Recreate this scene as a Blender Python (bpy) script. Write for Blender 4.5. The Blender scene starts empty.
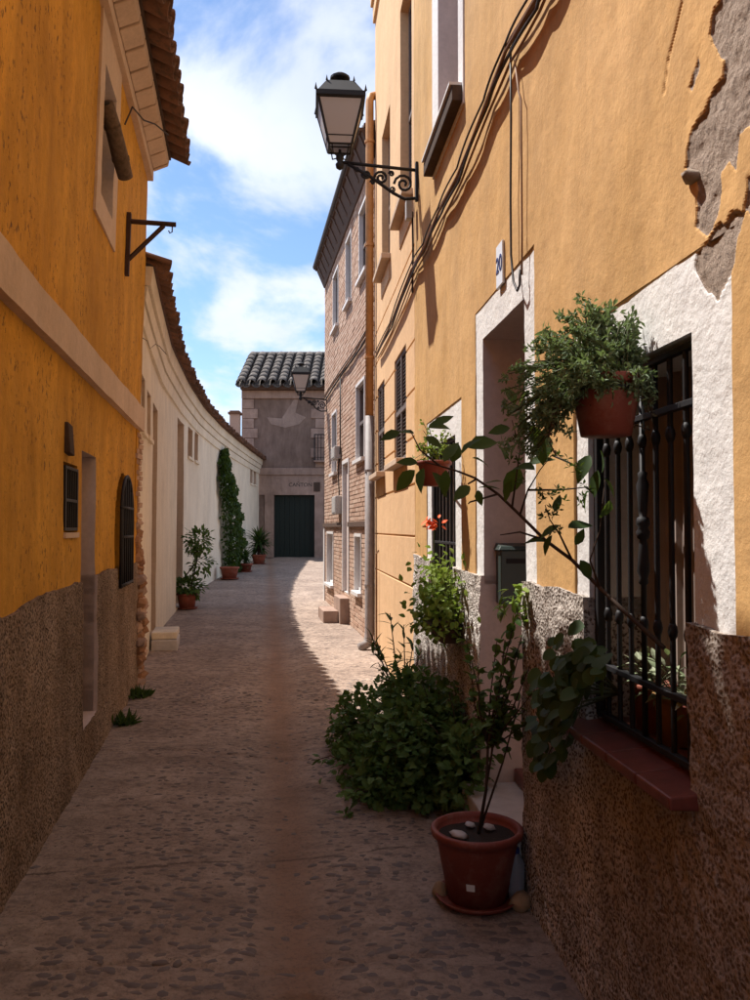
import bpy, math, random
import numpy as np
from mathutils import Vector, Matrix, noise as mnoise
R = math.radians
random.seed(7); np.random.seed(7)
rnd = random.random
def ru(a, b): return a + (b - a) * rnd()
C = bpy.context.scene.collection
SC = bpy.context.scene

def print(*a, **k): pass
# ------------------------------------------------------------------ camera
F = 810.0; EYE = Vector((0, 0, 1.6)); TH = math.atan(28 / F)
cam = bpy.data.cameras.new('camera'); co = bpy.data.objects.new('camera', cam); C.objects.link(co)
co.location = EYE; co.rotation_euler = (math.pi / 2 + TH, 0, 0)
cam.sensor_fit = 'VERTICAL'; cam.sensor_height = 24; cam.sensor_width = 18; cam.lens = 24 * F / 1000
cam.clip_start = .05; cam.clip_end = 5000
SC.camera = co

# ------------------------------------------------------------------ light
SUN = Vector((-.63, .42, 1.37)).normalized()
elev = math.asin(SUN.z); azim = math.atan2(SUN.x, SUN.y)
w = bpy.data.worlds.new('World'); SC.world = w; w.use_nodes = True
nt = w.node_tree; nt.nodes.clear()
def wn(t, **k):
    n = nt.nodes.new(t)
    for a, b in k.items(): setattr(n, a, b)
    return n
out = wn('ShaderNodeOutputWorld'); bg = wn('ShaderNodeBackground')
sky = wn('ShaderNodeTexSky', sky_type='NISHITA', sun_disc=False)
sky.sun_elevation = elev; sky.sun_rotation = azim % (2 * math.pi); sky.altitude = 600
sky.air_density = 1.0; sky.dust_density = .15; sky.ozone_density = 4.0
tc = wn('ShaderNodeTexCoord'); sep = wn('ShaderNodeSeparateXYZ')
nt.links.new(tc.outputs['Generated'], sep.inputs[0])
def wm(op, a, b=None, c=None):
    n = wn('ShaderNodeMath', operation=op)
    for i, v in enumerate((a, b, c)):
        if v is None: continue
        if isinstance(v, (int, float)): n.inputs[i].default_value = v
        else: nt.links.new(v, n.inputs[i])
    return n.outputs[0]
den = wm('ADD', wm('MAXIMUM', sep.outputs[2], 0.0), .22)
cx = wm('DIVIDE', sep.outputs[0], den); cy = wm('DIVIDE', sep.outputs[1], den)
cmb = wn('ShaderNodeCombineXYZ'); nt.links.new(cx, cmb.inputs[0]); nt.links.new(cy, cmb.inputs[1])
CLOUD_OFF = (11.2, 4.4, 0.0)
mp = wn('ShaderNodeMapping'); mp.inputs[1].default_value = CLOUD_OFF; mp.inputs[3].default_value = (1.0, .75, 1)
nt.links.new(cmb.outputs[0], mp.inputs[0])
n1 = wn('ShaderNodeTexNoise'); n1.inputs['Scale'].default_value = 2.7; n1.inputs['Detail'].default_value = 9
n1.inputs['Roughness'].default_value = .56; n1.inputs['Distortion'].default_value = .25
nt.links.new(mp.outputs[0], n1.inputs['Vector'])
n2 = wn('ShaderNodeTexNoise'); n2.inputs['Scale'].default_value = 1.5; n2.inputs['Detail'].default_value = 5
nt.links.new(mp.outputs[0], n2.inputs['Vector'])
cr = wn('ShaderNodeValToRGB'); nt.links.new(n1.outputs['Fac'], cr.inputs[0])
cr.color_ramp.elements[0].position = .42; cr.color_ramp.elements[1].position = .60
cr.color_ramp.elements[1].color = (.93, .93, .93, 1)
cr.color_ramp.interpolation = 'EASE'
cc = wn('ShaderNodeValToRGB'); nt.links.new(n2.outputs['Fac'], cc.inputs[0])
cc.color_ramp.elements[0].position = .35; cc.color_ramp.elements[0].color = (3.7, 4.15, 5.3, 1)
cc.color_ramp.elements[1].position = .65; cc.color_ramp.elements[1].color = (5.7, 5.95, 6.6, 1)
mx = wn('ShaderNodeMix', data_type='RGBA'); nt.links.new(cr.outputs[0], mx.inputs[0])
nt.links.new(sky.outputs[0], mx.inputs[6]); nt.links.new(cc.outputs[0], mx.inputs[7])
nt.links.new(mx.outputs[2], bg.inputs[0]); bg.inputs[1].default_value = .125
nt.links.new(bg.outputs[0], out.inputs[0])
sl = bpy.data.lights.new('sun', 'SUN'); so = bpy.data.objects.new('sun', sl); C.objects.link(so)
sl.energy = 5.0; sl.angle = R(.53); sl.color = (1, .95, .88)
so.rotation_euler = (-SUN).to_track_quat('-Z', 'Y').to_euler()
SC.view_settings.view_transform = 'Standard'; SC.view_settings.look = 'None'
SC.view_settings.exposure = 0.72; SC.view_settings.gamma = 1; SC.view_settings.use_curve_mapping = False

# ------------------------------------------------------------------ geometry of the place
RIGHT = Vector((1, 0, 0)); UP = Vector((0, -math.sin(TH), math.cos(TH))); FW = Vector((0, math.cos(TH), math.sin(TH)))
def ray(u, v): return FW + RIGHT * ((u - 375) / F) + UP * ((500 - v) / F)
def ground_z(y):
    t = max(0.0, min(y, 31.0) - 2.5); return .0195 * t * t / (t + 1.2)

class Wall:
    """a vertical wall that follows a plan polyline; s runs along it, d out of it towards the street"""
    def __init__(s_, pts, side, lean=None):
        s_.p = [Vector(p) for p in pts]; s_.side = side; s_.lean = lean or (lambda z: 0.0)
        s_.cs = [0.0]
        for a, b in zip(s_.p, s_.p[1:]): s_.cs.append(s_.cs[-1] + (b - a).length)
        s_.P = np.array([tuple(p) for p in pts]); s_.CS = np.array(s_.cs)
        T = np.diff(s_.P, axis=0); T /= np.linalg.norm(T, axis=1)[:, None]
        V = np.vstack([T[:1], (T[1:] + T[:-1]) / 2, T[-1:]]); V /= np.linalg.norm(V, axis=1)[:, None]
        s_.T = V
    def tan(s_, s):
        t = np.array([np.interp(s, s_.CS, s_.T[:, 0]), np.interp(s, s_.CS, s_.T[:, 1])]); t /= np.linalg.norm(t)
        return Vector((t[0], t[1], 0))
    def nor(s_, s):
        t = s_.tan(s); return Vector((-t.y, t.x, 0)) * s_.side
    def pt(s_, s, z, d=0.0):
        x = np.interp(s, s_.CS, s_.P[:, 0]); y = np.interp(s, s_.CS, s_.P[:, 1])
        n = s_.nor(s); d = d + s_.lean(z)
        return Vector((x + n.x * d, y + n.y * d, z))
    def pts(s_, S, Z, D):
        x = np.interp(S, s_.CS, s_.P[:, 0]); y = np.interp(S, s_.CS, s_.P[:, 1])
        tx = np.interp(S, s_.CS, s_.T[:, 0]); ty = np.interp(S, s_.CS, s_.T[:, 1]); L = np.hypot(tx, ty)
        nx = -ty / L * s_.side; ny = tx / L * s_.side
        D = D + np.vectorize(s_.lean)(Z) if len(Z) else D
        return np.stack([x + nx * D, y + ny * D, Z], 1)
    def hit(s_, u, v, d=0.0):
        """wall coordinates of the place seen in the photograph at u, v"""
        r = ray(u, v); dd = d
        for _ in range(5):
            best = None
            for k in range(len(s_.p) - 1):
                a = s_.p[k]; b = s_.p[k + 1]; t = (b - a).normalized(); n = Vector((-t.y, t.x)) * s_.side
                den = r.x * n.x + r.y * n.y
                if abs(den) < 1e-9: continue
                lam = ((a - Vector((EYE.x, EYE.y))).dot(n) + dd) / den
                if lam <= 0: continue
                q = EYE + r * lam; sl_ = (Vector((q.x, q.y)) - a).dot(t); L = (b - a).length
                e = max(0, -sl_, sl_ - L)
                if (k == 0 and sl_ < 0) or (k == len(s_.p) - 2 and sl_ > L): e *= .5
                if best is None or e < best[0] - 1e-6: best = (e, s_.cs[k] + sl_, q.z)
            dd = d + s_.lean(best[2])
        return best[1], best[2]
def line(x0, k, y0, y1): return [(x0 + k * y0, y0), (x0 + k * y1, y1)]
OFFY = -6.0
WR = Wall(line(1.013, -.1012, OFFY, 10.0), 1)                    # right: yellow house, then cream house
WL = Wall(line(-1.013, -.1667, OFFY, 8.0), -1, lean=lambda z: .026 * max(0, z - 2.3))
WB = Wall([(0, 10.0), (-.962, 15.56)], 1)                          # brick house
WW = Wall([(-2.36, 8.0), (-2.56, 9.0), (-3.02, 11.4), (-3.42, 14.2), (-3.74, 17), (-3.96, 20), (-4.10, 23), (-4.22, 26.5), (-4.30, 29.99)], -1)
WC = Wall([(-4.95, 30.0), (3.5, 30.0)], -1)                        # house that closes the lane
def sY(W, y): return float(np.interp(y, W.P[:, 1], W.CS))

# ------------------------------------------------------------------ object helpers
WLOC = {}
def setp(o, label=None, cat=None, group=None, kind=None):
    if label: o['label'] = label
    if cat: o['category'] = cat
    if group: o['group'] = group
    if kind: o['kind'] = kind
    return o
def thing(name, label, cat, loc=(0, 0, 0), group=None):
    o = bpy.data.objects.new(name, None); C.objects.link(o); o.location = loc; o.empty_display_size = .1
    WLOC[o.name] = Vector(loc); return setp(o, label, cat, group)
def link(name, me, parent=None, loc=None, rot=None, world_verts=True):
    """world_verts: the mesh's vertices are in world space; else loc/rot place it"""
    o = bpy.data.objects.new(name, me); C.objects.link(o)
    wl = Vector(loc) if loc is not None else Vector((0, 0, 0))
    if parent is not None:
        o.parent = parent; o.location = wl - WLOC[parent.name]
    else: o.location = wl
    if rot is not None: o.rotation_euler = rot if not isinstance(rot, Matrix) else rot.to_euler()
    WLOC[o.name] = wl
    return o
class MB:
    def __init__(s): s.v = []; s.f = []; s.mi = []; s.tint = []; s.m = 0; s.t = .5
    def add(s, vs, fs):
        b = len(s.v); s.v += [tuple(x) for x in vs]; s.tint += [s.t] * len(vs)
        s.f += [tuple(i + b for i in f) for f in fs]; s.mi += [s.m] * len(fs); return s
    def box8(s, p):   # 8 points: bottom ring 0-3, top ring 4-7
        return s.add(p, [(3, 2, 1, 0), (4, 5, 6, 7), (0, 1, 5, 4), (1, 2, 6, 5), (2, 3, 7, 6), (3, 0, 4, 7)])
    def box(s, a, b):
        return s.box8([(a[0], a[1], a[2]), (b[0], a[1], a[2]), (b[0], b[1], a[2]), (a[0], b[1], a[2]),
                       (a[0], a[1], b[2]), (b[0], a[1], b[2]), (b[0], b[1], b[2]), (a[0], b[1], b[2])])
    def wbox(s, W, s0, s1, z0, z1, d0, d1, n=1):
        ss = np.linspace(s0, s1, n + 1)
        for a, b in zip(ss, ss[1:]):
            s.box8([W.pt(a, z0, d0), W.pt(b, z0, d0), W.pt(b, z0, d1), W.pt(a, z0, d1),
                    W.pt(a, z1, d0), W.pt(b, z1, d0), W.pt(b, z1, d1), W.pt(a, z1, d1)])
        return s
    def tube(s, pts, r, n=8, cap=True):
        pts = [Vector(p) for p in pts]; rs = r if isinstance(r, (list, tuple)) else [r] * len(pts)
        b = len(s.v); up = None
        for i, p in enumerate(pts):
            t = ((pts[min(i + 1, len(pts) - 1)] - pts[max(i - 1, 0)])).normalized()
            if up is None: up = Vector((0, 0, 1)) if abs(t.z) < .9 else Vector((1, 0, 0))
            x = t.cross(up)
            if x.length < 1e-4: x = t.orthogonal()
            x.normalize(); y = t.cross(x).normalized(); up = -y if y.dot(up) < 0 else y
            x = t.cross(up).normalized(); y = up
            for k in range(n):
                a = 2 * math.pi * k / n; q = p + (x * math.cos(a) + y * math.sin(a)) * rs[i]
                s.v.append(tuple(q)); s.tint.append(s.t)
        fs = []
        for i in range(len(pts) - 1):
            for k in range(n):
                fs.append((b + i * n + k, b + i * n + (k + 1) % n, b + (i + 1) * n + (k + 1) % n, b + (i + 1) * n + k))
        if cap: fs += [tuple(b + k for k in range(n))[::-1], tuple(b + (len(pts) - 1) * n + k for k in range(n))]
        s.f += fs; s.mi += [s.m] * len(fs); return s
    def lathe(s, prof, c=(0, 0, 0), n=24, wob=0.0):
        b = len(s.v); c = Vector(c)
        for (r, z) in prof:
            for k in range(n):
                a = 2 * math.pi * k / n; rr = r * (1 + wob * math.sin(3 * a + z * 9))
                s.v.append((c.x + rr * math.cos(a), c.y + rr * math.sin(a), c.z + z)); s.tint.append(s.t)
        fs = [(b + i * n + k, b + i * n + (k + 1) % n, b + (i + 1) * n + (k + 1) % n, b + (i + 1) * n + k)
              for i in range(len(prof) - 1) for k in range(n)]
        if prof[0][0] > 1e-4: fs.append(tuple(b + k for k in range(n))[::-1])
        if prof[-1][0] > 1e-4: fs.append(tuple(b + (len(prof) - 1) * n + k for k in range(n)))
        s.f += fs; s.mi += [s.m] * len(fs); return s
    def mesh(s, name, mats, smooth=False):
        me = bpy.data.meshes.new(name); me.from_pydata(s.v, [], s.f)
        if not isinstance(mats, (list, tuple)): mats = [mats]
        for m in mats: me.materials.append(m)
        me.polygons.foreach_set('material_index', s.mi)
        if smooth is True: me.polygons.foreach_set('use_smooth', [True] * len(s.f))
        at = me.attributes.new('tint', 'FLOAT', 'POINT'); at.data.foreach_set('value', s.tint)
        me.update(); return me
    def build(s, name, mats, parent=None, smooth=False, bevel=0.0, kind=None, label=None):
        o = link(name, s.mesh(name, mats, smooth), parent)
        if bevel:
            b = o.modifiers.new('bevel', 'BEVEL'); b.width = bevel; b.segments = 2; b.limit_method = 'ANGLE'
        return setp(o, kind=kind, label=label)
def vnoise(S, Z, sc, seed=0.0):
    """cheap smooth 2-D value noise, vectorised, in -1..1"""
    x = S * sc + seed * 17.3; y = Z * sc + seed * 7.7
    xi = np.floor(x); yi = np.floor(y); fx = x - xi; fy = y - yi
    fx = fx * fx * (3 - 2 * fx); fy = fy * fy * (3 - 2 * fy)
    def h(a, b):
        v = np.sin(a * 127.1 + b * 311.7 + seed * 74.7) * 43758.5453; return (v - np.floor(v)) * 2 - 1
    return (h(xi, yi) * (1 - fx) + h(xi + 1, yi) * fx) * (1 - fy) + (h(xi, yi + 1) * (1 - fx) + h(xi + 1, yi + 1) * fx) * fy
def fbm(S, Z, sc, seed=0.0, o=3): return sum(vnoise(S, Z, sc * 2 ** k, seed + k) * .5 ** k for k in range(o)) / 1.6
def segs(*a):
    """segs(x0, step, x1, step, x2 ...)"""
    o = [a[0]]
    for i in range(1, len(a) - 1, 2):
        n = max(1, int(round((a[i + 1] - a[i - 1]) / a[i]))); o += list(np.linspace(a[i - 1], a[i + 1], n + 1)[1:])
    return o
def panel(name, W, ss, zs, mats, parent, holes=(), hf=None, af=None, depth=.05, ztop=None, smooth=False, label=None, extra=None):
    """front sheet of a wall: dense grid, rectangular holes with reveals, edges returned inwards.
    holes: (s0, s1, z0, z1, depth, material slot of the reveal)"""
    ss = set(np.round(ss, 4)); zs = set(np.round(zs, 4))
    s0, s1, z0, z1 = min(ss), max(ss), min(zs), max(zs)
    for h in holes:
        ss |= {round(x, 4) for x in h[:2] if s0 <= x <= s1}; zs |= {round(x, 4) for x in h[2:4] if z0 <= x <= z1}
    def clean(a, keep):
        a = sorted(a); o = [a[0]]
        for x in a[1:]:
            if x - o[-1] < .003:
                if x in keep: o[-1] = x
                continue
            o.append(x)
        return np.array(o)
    ss = clean(ss, {round(x, 4) for h in holes for x in h[:2]} | {s1}); zs = clean(zs, {round(x, 4) for h in holes for x in h[2:4]} | {z1})
    nS, nZ = len(ss), len(zs)
    S, Z = np.meshgrid(ss, zs, indexing='ij'); Sf, Zf = S.ravel(), Z.ravel()
    D = hf(Sf, Zf) if hf else np.zeros(nS * nZ)
    Zw = Zf.copy()
    if ztop is not None:      # wavy upper edge: a stretch of the upper third
        zt = ztop(Sf); k = np.clip((Zf - z0) / (z1 - z0), 0, 1); Zw = z0 + (zt - z0) * k
        for h in holes: 
            pass
    V = W.pts(Sf, Zw, D)
    sc_, zc_ = (ss[:-1] + ss[1:]) / 2, (zs[:-1] + zs[1:]) / 2
    keep = np.ones((nS - 1, nZ - 1), bool); slot = np.full((nS - 1, nZ - 1), -1)
    for i, h in enumerate(holes):
        m = ((sc_ > h[0]) & (sc_ < h[1]))[:, None] & ((zc_ > h[2]) & (zc_ < h[3]))[None, :]
        if len(h) > 6 and h[6] is not None:
            SS, ZZ = np.meshgrid(sc_, zc_, indexing='ij'); m &= h[6](SS, ZZ)
        keep &= ~m; slot[m] = i
    I, J = np.nonzero(keep); a = I * nZ + J
    if W.side > 0: faces = np.stack([a, a + 1, a + nZ + 1, a + nZ], 1)
    else: faces = np.stack([a, a + nZ, a + nZ + 1, a + 1], 1)
    faces = faces.tolist(); mi = [0] * len(faces)
    kp = np.zeros((nS + 1, nZ + 1), bool); kp[1:-1, 1:-1] = keep
    sl2 = np.full((nS + 1, nZ + 1), -1); sl2[1:-1, 1:-1] = slot
    back = {}; VV = V.tolist()
    def bk(i, j, dp):
        key = (i, j, dp)
        if key not in back:
            back[key] = len(VV); q = i * nZ + j
            VV.append(tuple(W.pt(float(Sf[q]), float(Zw[q]), float(-dp))))
        return back[key]
    def rim(i0, j0, i1, j1, hs):
        dp, ms = (depth, 0) if hs < 0 else (holes[hs][4], holes[hs][5])
        faces.append([i0 * nZ + j0, i1 * nZ + j1, bk(i1, j1, dp), bk(i0, j0, dp)]); mi.append(ms)
    dI, dJ = np.nonzero(kp[1:, 1:-1] != kp[:-1, 1:-1])     # edges of constant s
    for i, j in zip(dI, dJ):
        hs = sl2[i, j + 1] if kp[i + 1, j + 1] else sl2[i + 1, j + 1]
        rim(i, j, i, j + 1, hs)
    dI, dJ = np.nonzero(kp[1:-1, 1:] != kp[1:-1, :-1])
    for i, j in zip(dI, dJ):
        hs = sl2[i + 1, j] if kp[i + 1, j + 1] else sl2[i + 1, j + 1]
        rim(i, j, i + 1, j, hs)
    me = bpy.data.meshes.new(name); me.from_pydata(VV, [], faces)
    for m in mats if isinstance(mats, (list, tuple)) else [mats]: me.materials.append(m)
    me.polygons.foreach_set('material_index', mi)
    A = np.zeros(len(VV)); A[:nS * nZ] = af(Sf, Zf) if af else 0
    me.attributes.new('peel', 'FLOAT', 'POINT').data.foreach_set('value', A)
    me.update(); o = link(name, me, parent); setp(o, label=label); return o
def inpoly(poly, S, Z):
    ins = np.zeros(S.shape, bool); n = len(poly); j = n - 1
    for i in range(n):
        xi, yi = poly[i]; xj, yj = poly[j]
        c = ((yi > Z) != (yj > Z)) & (S < (xj - xi) * (Z - yi) / (yj - yi + 1e-12) + xi); ins ^= c; j = i
    return ins

# ------------------------------------------------------------------ materials
class M_:
    def __init__(s, name):
        s.m = bpy.data.materials.new(name); s.m.use_nodes = True; s.nt = s.m.node_tree
        s.b = s.nt.nodes['Principled BSDF']; s.b.inputs['Specular IOR Level'].default_value = .3
    def n(s, t, **k):
        x = s.nt.nodes.new(t)
        for a, b in k.items():
            if a.startswith('i_'): x.inputs[a[2:].replace('_', ' ')].default_value = b
            else: setattr(x, a, b)
        return x
    def l(s, a, b): s.nt.links.new(a, b)
    def pos(s, sc=(1, 1, 1), loc=(0, 0, 0)):
        g = s.n('ShaderNodeNewGeometry'); mp = s.n('ShaderNodeMapping'); mp.inputs['Scale'].default_value = sc; mp.inputs['Location'].default_value = loc
        s.l(g.outputs['Position'], mp.inputs[0]); return mp.outputs[0]
    def noise(s, vec, scale, detail=4, rough=.55, dist=0):
        x = s.n('ShaderNodeTexNoise'); x.inputs['Scale'].default_value = scale; x.inputs['Detail'].default_value = detail
        x.inputs['Roughness'].default_value = rough; x.inputs['Distortion'].default_value = dist; s.l(vec, x.inputs['Vector']); return x.outputs['Fac']
    def vor(s, vec, scale, feat='F1', out='Distance'):
        x = s.n('ShaderNodeTexVoronoi', feature=feat); x.inputs['Scale'].default_value = scale; s.l(vec, x.inputs['Vector']); return x.outputs[out]
    def ramp(s, f, a, b, ca=(0, 0, 0, 1), cb=(1, 1, 1, 1)):
        x = s.n('ShaderNodeValToRGB'); e = x.color_ramp.elements; e[0].position = a; e[1].position = b; e[0].color = ca; e[1].color = cb
        s.l(f, x.inputs[0]); return x.outputs[0]
    def mix(s, f, a, b, mode='MIX'):
        x = s.n('ShaderNodeMix', data_type='RGBA', blend_type=mode)
        for i, v in ((0, f), (6, a), (7, b)):
            if isinstance(v, (int, float)): x.inputs[i].default_value = v
            elif isinstance(v, tuple): x.inputs[i].default_value = v if len(v) == 4 else (*v, 1)
            else: s.l(v, x.inputs[i])
        return x.outputs[2]
    def math(s, op, a, b=None, clamp=False):
        x = s.n('ShaderNodeMath', operation=op, use_clamp=clamp)
        for i, v in enumerate((a, b)):
            if v is None: continue
            if isinstance(v, (int, float)): x.inputs[i].default_value = v
            else: s.l(v, x.inputs[i])
        return x.outputs[0]
    def attr(s, name): return s.n('ShaderNodeAttribute', attribute_name=name).outputs['Fac']
    def bump(s, h, strength=.5, dist=.01, prev=None):
        x = s.n('ShaderNodeBump'); x.inputs['Strength'].default_value = strength; x.inputs['Distance'].default_value = dist
        s.l(h, x.inputs['Height'])
        if prev is not None: s.l(prev, x.inputs['Normal'])
        return x.outputs[0]
    def fin(s, col=None, rough=None, nor=None, metal=0, spec=None):
        if col is not None:
            if isinstance(col, tuple): s.b.inputs['Base Color'].default_value = (*col[:3], 1)
            else: s.l(col, s.b.inputs['Base Color'])
        if rough is not None:
            if isinstance(rough, (int, float)): s.b.inputs['Roughness'].default_value = rough
            else: s.l(rough, s.b.inputs['Roughness'])
        if nor is not None: s.l(nor, s.b.inputs['Normal'])
        s.b.inputs['Metallic'].default_value = metal
        if spec is not None: s.b.inputs['Specular IOR Level'].default_value = spec
        return s.m
MORTAR = ((.46, .36, .29), (.34, .26, .205))
def plaster(name, c1, c2, scale=1.6, bump=.35, streak=.25, pock=0.0, pockcol=(.12, .07, .04), peel=False, fine=55, rough=.92, coarse=.0):
    m = M_(name); p = m.pos(); ps = m.pos((1, 1, .22))
    col = m.mix(m.ramp(m.noise(p, scale, 5, .6), .3, .72), c1, c2)
    blo = m.ramp(m.noise(m.pos((1, 1, .7), (3, 5, 1)), .9, 6, .7), .35, .66, (1 - streak * .9, 1 - streak * .95, 1 - streak, 1), (1.05, 1.05, 1.05, 1)); col = m.mix(1.0, col, blo, 'MULTIPLY')
    sk = m.ramp(m.noise(ps, 5, 6, .7, .4), .35, .72, (1 - streak, 1 - streak * 1.05, 1 - streak * 1.1, 1), (1.04, 1.03, 1.0, 1))
    col = m.mix(1.0, col, sk, 'MULTIPLY')
    sp = m.ramp(m.noise(p, 28, 4, .7), .3, .7, (.9, .9, .9, 1), (1.05, 1.05, 1.05, 1)); col = m.mix(1.0, col, sp, 'MULTIPLY')
    h = m.noise(p, fine, 5, .65)
    if pock:
        pk = m.math('MULTIPLY', m.ramp(m.noise(m.pos((1, 1, .7)), 30, 4, .65), .59, .64), m.ramp(m.noise(m.pos((1, 1, .6)), 1.7, 4), .40, .60))
        pk = m.math('MULTIPLY', pk, pock); col = m.mix(pk, col, pockcol)
    nor = m.bump(h, bump, .006)
    nor = m.bump(m.noise(p, 6, 4), .15 if peel else .35, .02, nor)
    if coarse: nor = m.bump(m.noise(p, 32, 3, .6), coarse, .015, nor)
    if pock: nor = m.bump(m.math('SUBTRACT', 1.0, pk), .8, .006, nor)
    if peel:
        a = m.math('GREATER_THAN', m.attr('peel'), .45)
        mc = m.mix(m.ramp(m.noise(p, 9, 6, .7), .3, .7), *MORTAR)
        mc = m.mix(m.ramp(m.noise(p, 60, 3, .7), .55, .75), mc, (.12, .09, .075))
        col = m.mix(a, col, mc); nb = m.bump(m.noise(p, 45, 6, .75), .9, .02, nor)
        nm = m.n('ShaderNodeMix', data_type='VECTOR'); m.l(a, nm.inputs[0]); m.l(nor, nm.inputs[4]); m.l(nb, nm.inputs[5]); nor = nm.outputs[1]
    return m.fin(col, rough, nor, spec=.15)
YR = plaster('ochre_plaster', (.69, .43, .20), (.62, .365, .14), peel=True, streak=.20, coarse=.08)
YL = plaster('orange_plaster', (.80, .42, .065), (.70, .345, .045), pock=.85, streak=.30, bump=.5)
WHT = plaster('white_plaster', (.78, .765, .76), (.70, .685, .68), peel=True, streak=.06, bump=.35, coarse=.28)
CRM = plaster('cream_render', (.76, .50, .29), (.70, .45, .25), streak=.08, bump=.2)
WWM = plaster('cream_white_lime_plaster', (.85, .755, .61), (.78, .675, .53), streak=.13, bump=.3, scale=.8)
BANDM = plaster('pale_band_plaster', (.66, .50, .38), (.58, .43, .32), streak=.1)
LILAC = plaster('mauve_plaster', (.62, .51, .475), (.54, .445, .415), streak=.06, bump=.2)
PALEL = plaster('pale_lilac_plaster', (.66, .53, .50), (.56, .44, .41), streak=.1, bump=.2)
LUMP = plaster('crumbling_plaster', (.48, .27, .16), (.36, .20, .12), streak=.2, bump=.6)
GREYP = plaster('grey_brown_render', (.33, .235, .195), (.225, .155, .125), streak=.35, scale=1.1)
STONE = plaster('quoin_stone', (.50, .36, .30), (.34, .235, .19), streak=.25, bump=.5, scale=2.5)
WOODG = plaster('weathered_wood', (.13, .09, .07), (.075, .05, .04), streak=.3)
def pebbledash(name, light, dark, ochre, k):
    m = M_(name); p = m.pos()
    q_ = 1.0 if name == 'pebble_dash' else .85
    f = m.noise(p, 90 * q_, 3, .6); f2 = m.vor(p, 80 * q_)
    g = m.ramp(m.math('ADD', m.math('MULTIPLY', f, .75), m.math('MULTIPLY', f2, .35)), .46, .58)
    col = m.mix(g, dark, light)
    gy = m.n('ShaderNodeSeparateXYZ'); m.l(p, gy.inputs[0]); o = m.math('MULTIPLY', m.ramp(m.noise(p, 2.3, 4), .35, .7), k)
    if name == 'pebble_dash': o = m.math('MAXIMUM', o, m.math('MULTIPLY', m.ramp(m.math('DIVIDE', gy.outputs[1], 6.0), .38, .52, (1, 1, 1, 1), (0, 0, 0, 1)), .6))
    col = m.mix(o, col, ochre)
    st = m.ramp(m.noise(m.pos((1, 1, .4), (9, 2, 0)), 1.7, 5, .7), .38, .62, (.62, .6, .58, 1), (1.05, 1.05, 1.05, 1)); col = m.mix(1.0, col, st, 'MULTIPLY')
    nor = m.bump(f2, .7, .007); nor = m.bump(m.noise(p, 9, 5, .6), .5, .03, nor)
    return m.fin(col, .95, nor, spec=.1)
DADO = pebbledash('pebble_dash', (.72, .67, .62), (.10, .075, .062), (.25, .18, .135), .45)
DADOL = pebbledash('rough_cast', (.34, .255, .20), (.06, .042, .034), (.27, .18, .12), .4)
def simple(name, c, rough=.6, metal=0, var=.25, sc=12, bump=.1, spec=.4):
    m = M_(name); p = m.pos()
    col = m.mix(m.ramp(m.noise(p, sc, 4), .3, .7), tuple(x * (1 - var) for x in c), c)
    return m.fin(col, rough, m.bump(m.noise(p, sc * 6, 4), bump, .004), metal, spec)
IRON = simple('black_iron', (.016, .015, .017), .62, .0, spec=.35)
IRONR = simple('rusty_iron', (.06, .03, .022), .8)
DARK = simple('dark_interior', (.035, .028, .025), .9)
CURT = simple('drawn_curtain', (.34, .26, .225), .9, sc=4)
GREEN = simple('green_door_paint', (.004, .013, .009), .6)
LOUV = simple('grey_brown_shutter', (.17, .135, .125), .7)
GLASS = simple('dark_glass', (.03, .035, .045), .12, spec=.7, bump=0.0)
WFR = simple('white_paint', (.72, .68, .66), .6, var=.12)
TERRA = simple('terracotta', (.30, .075, .04), .75, var=.35, sc=9, bump=.25)
TERRAP = simple('red_plastic_pot', (.23, .048, .03), .6, var=.2, sc=5)
SILLM = simple('glazed_red_tile', (.21, .06, .045), .35, var=.4, sc=18)
MARB = simple('white_marble', (.55, .50, .47), .5, var=.2)
SOIL = simple('soil', (.035, .024, .018), 1, bump=.8, sc=40)
CABLE = simple('brown_cable', (.27, .145, .08), .7)
CABLEB = simple('dark_cable', (.03, .022, .02), .6)
PIPEO = simple('ochre_downpipe', (.52, .25, .085), .6)
PIPEG = simple('grey_downpipe', (.30, .26, .25), .6)
GUT = simple('dark_gutter', (.05, .035, .03), .7)
WOODB = simple('brown_eave_wood', (.10, .055, .035), .8)
MAILM = simple('dark_green_metal', (.035, .05, .045), .4, spec=.5, var=.1)
METERM = simple('grey_meter_box', (.42, .39, .37), .6, var=.1)
BLUEI = simple('blue_ink', (.02, .04, .2), .5); BLACKI = simple('black_ink', (.02, .018, .02), .8)
CERAM = simple('white_ceramic', (.75, .74, .72), .25, var=.05)
STEM = simple('woody_stem', (.06, .035, .022), .85); STEMG = simple('green_stem', (.07, .08, .03), .7)
ROCK = simple('pale_rock', (.34, .27, .21), .9, var=.4, sc=25, bump=.6)
LGLASS = None
m = M_('frosted_lantern_glass'); m.b.inputs['Transmission Weight'].default_value = .35
LGLASS = m.fin((.62, .55, .50), .55)
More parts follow.
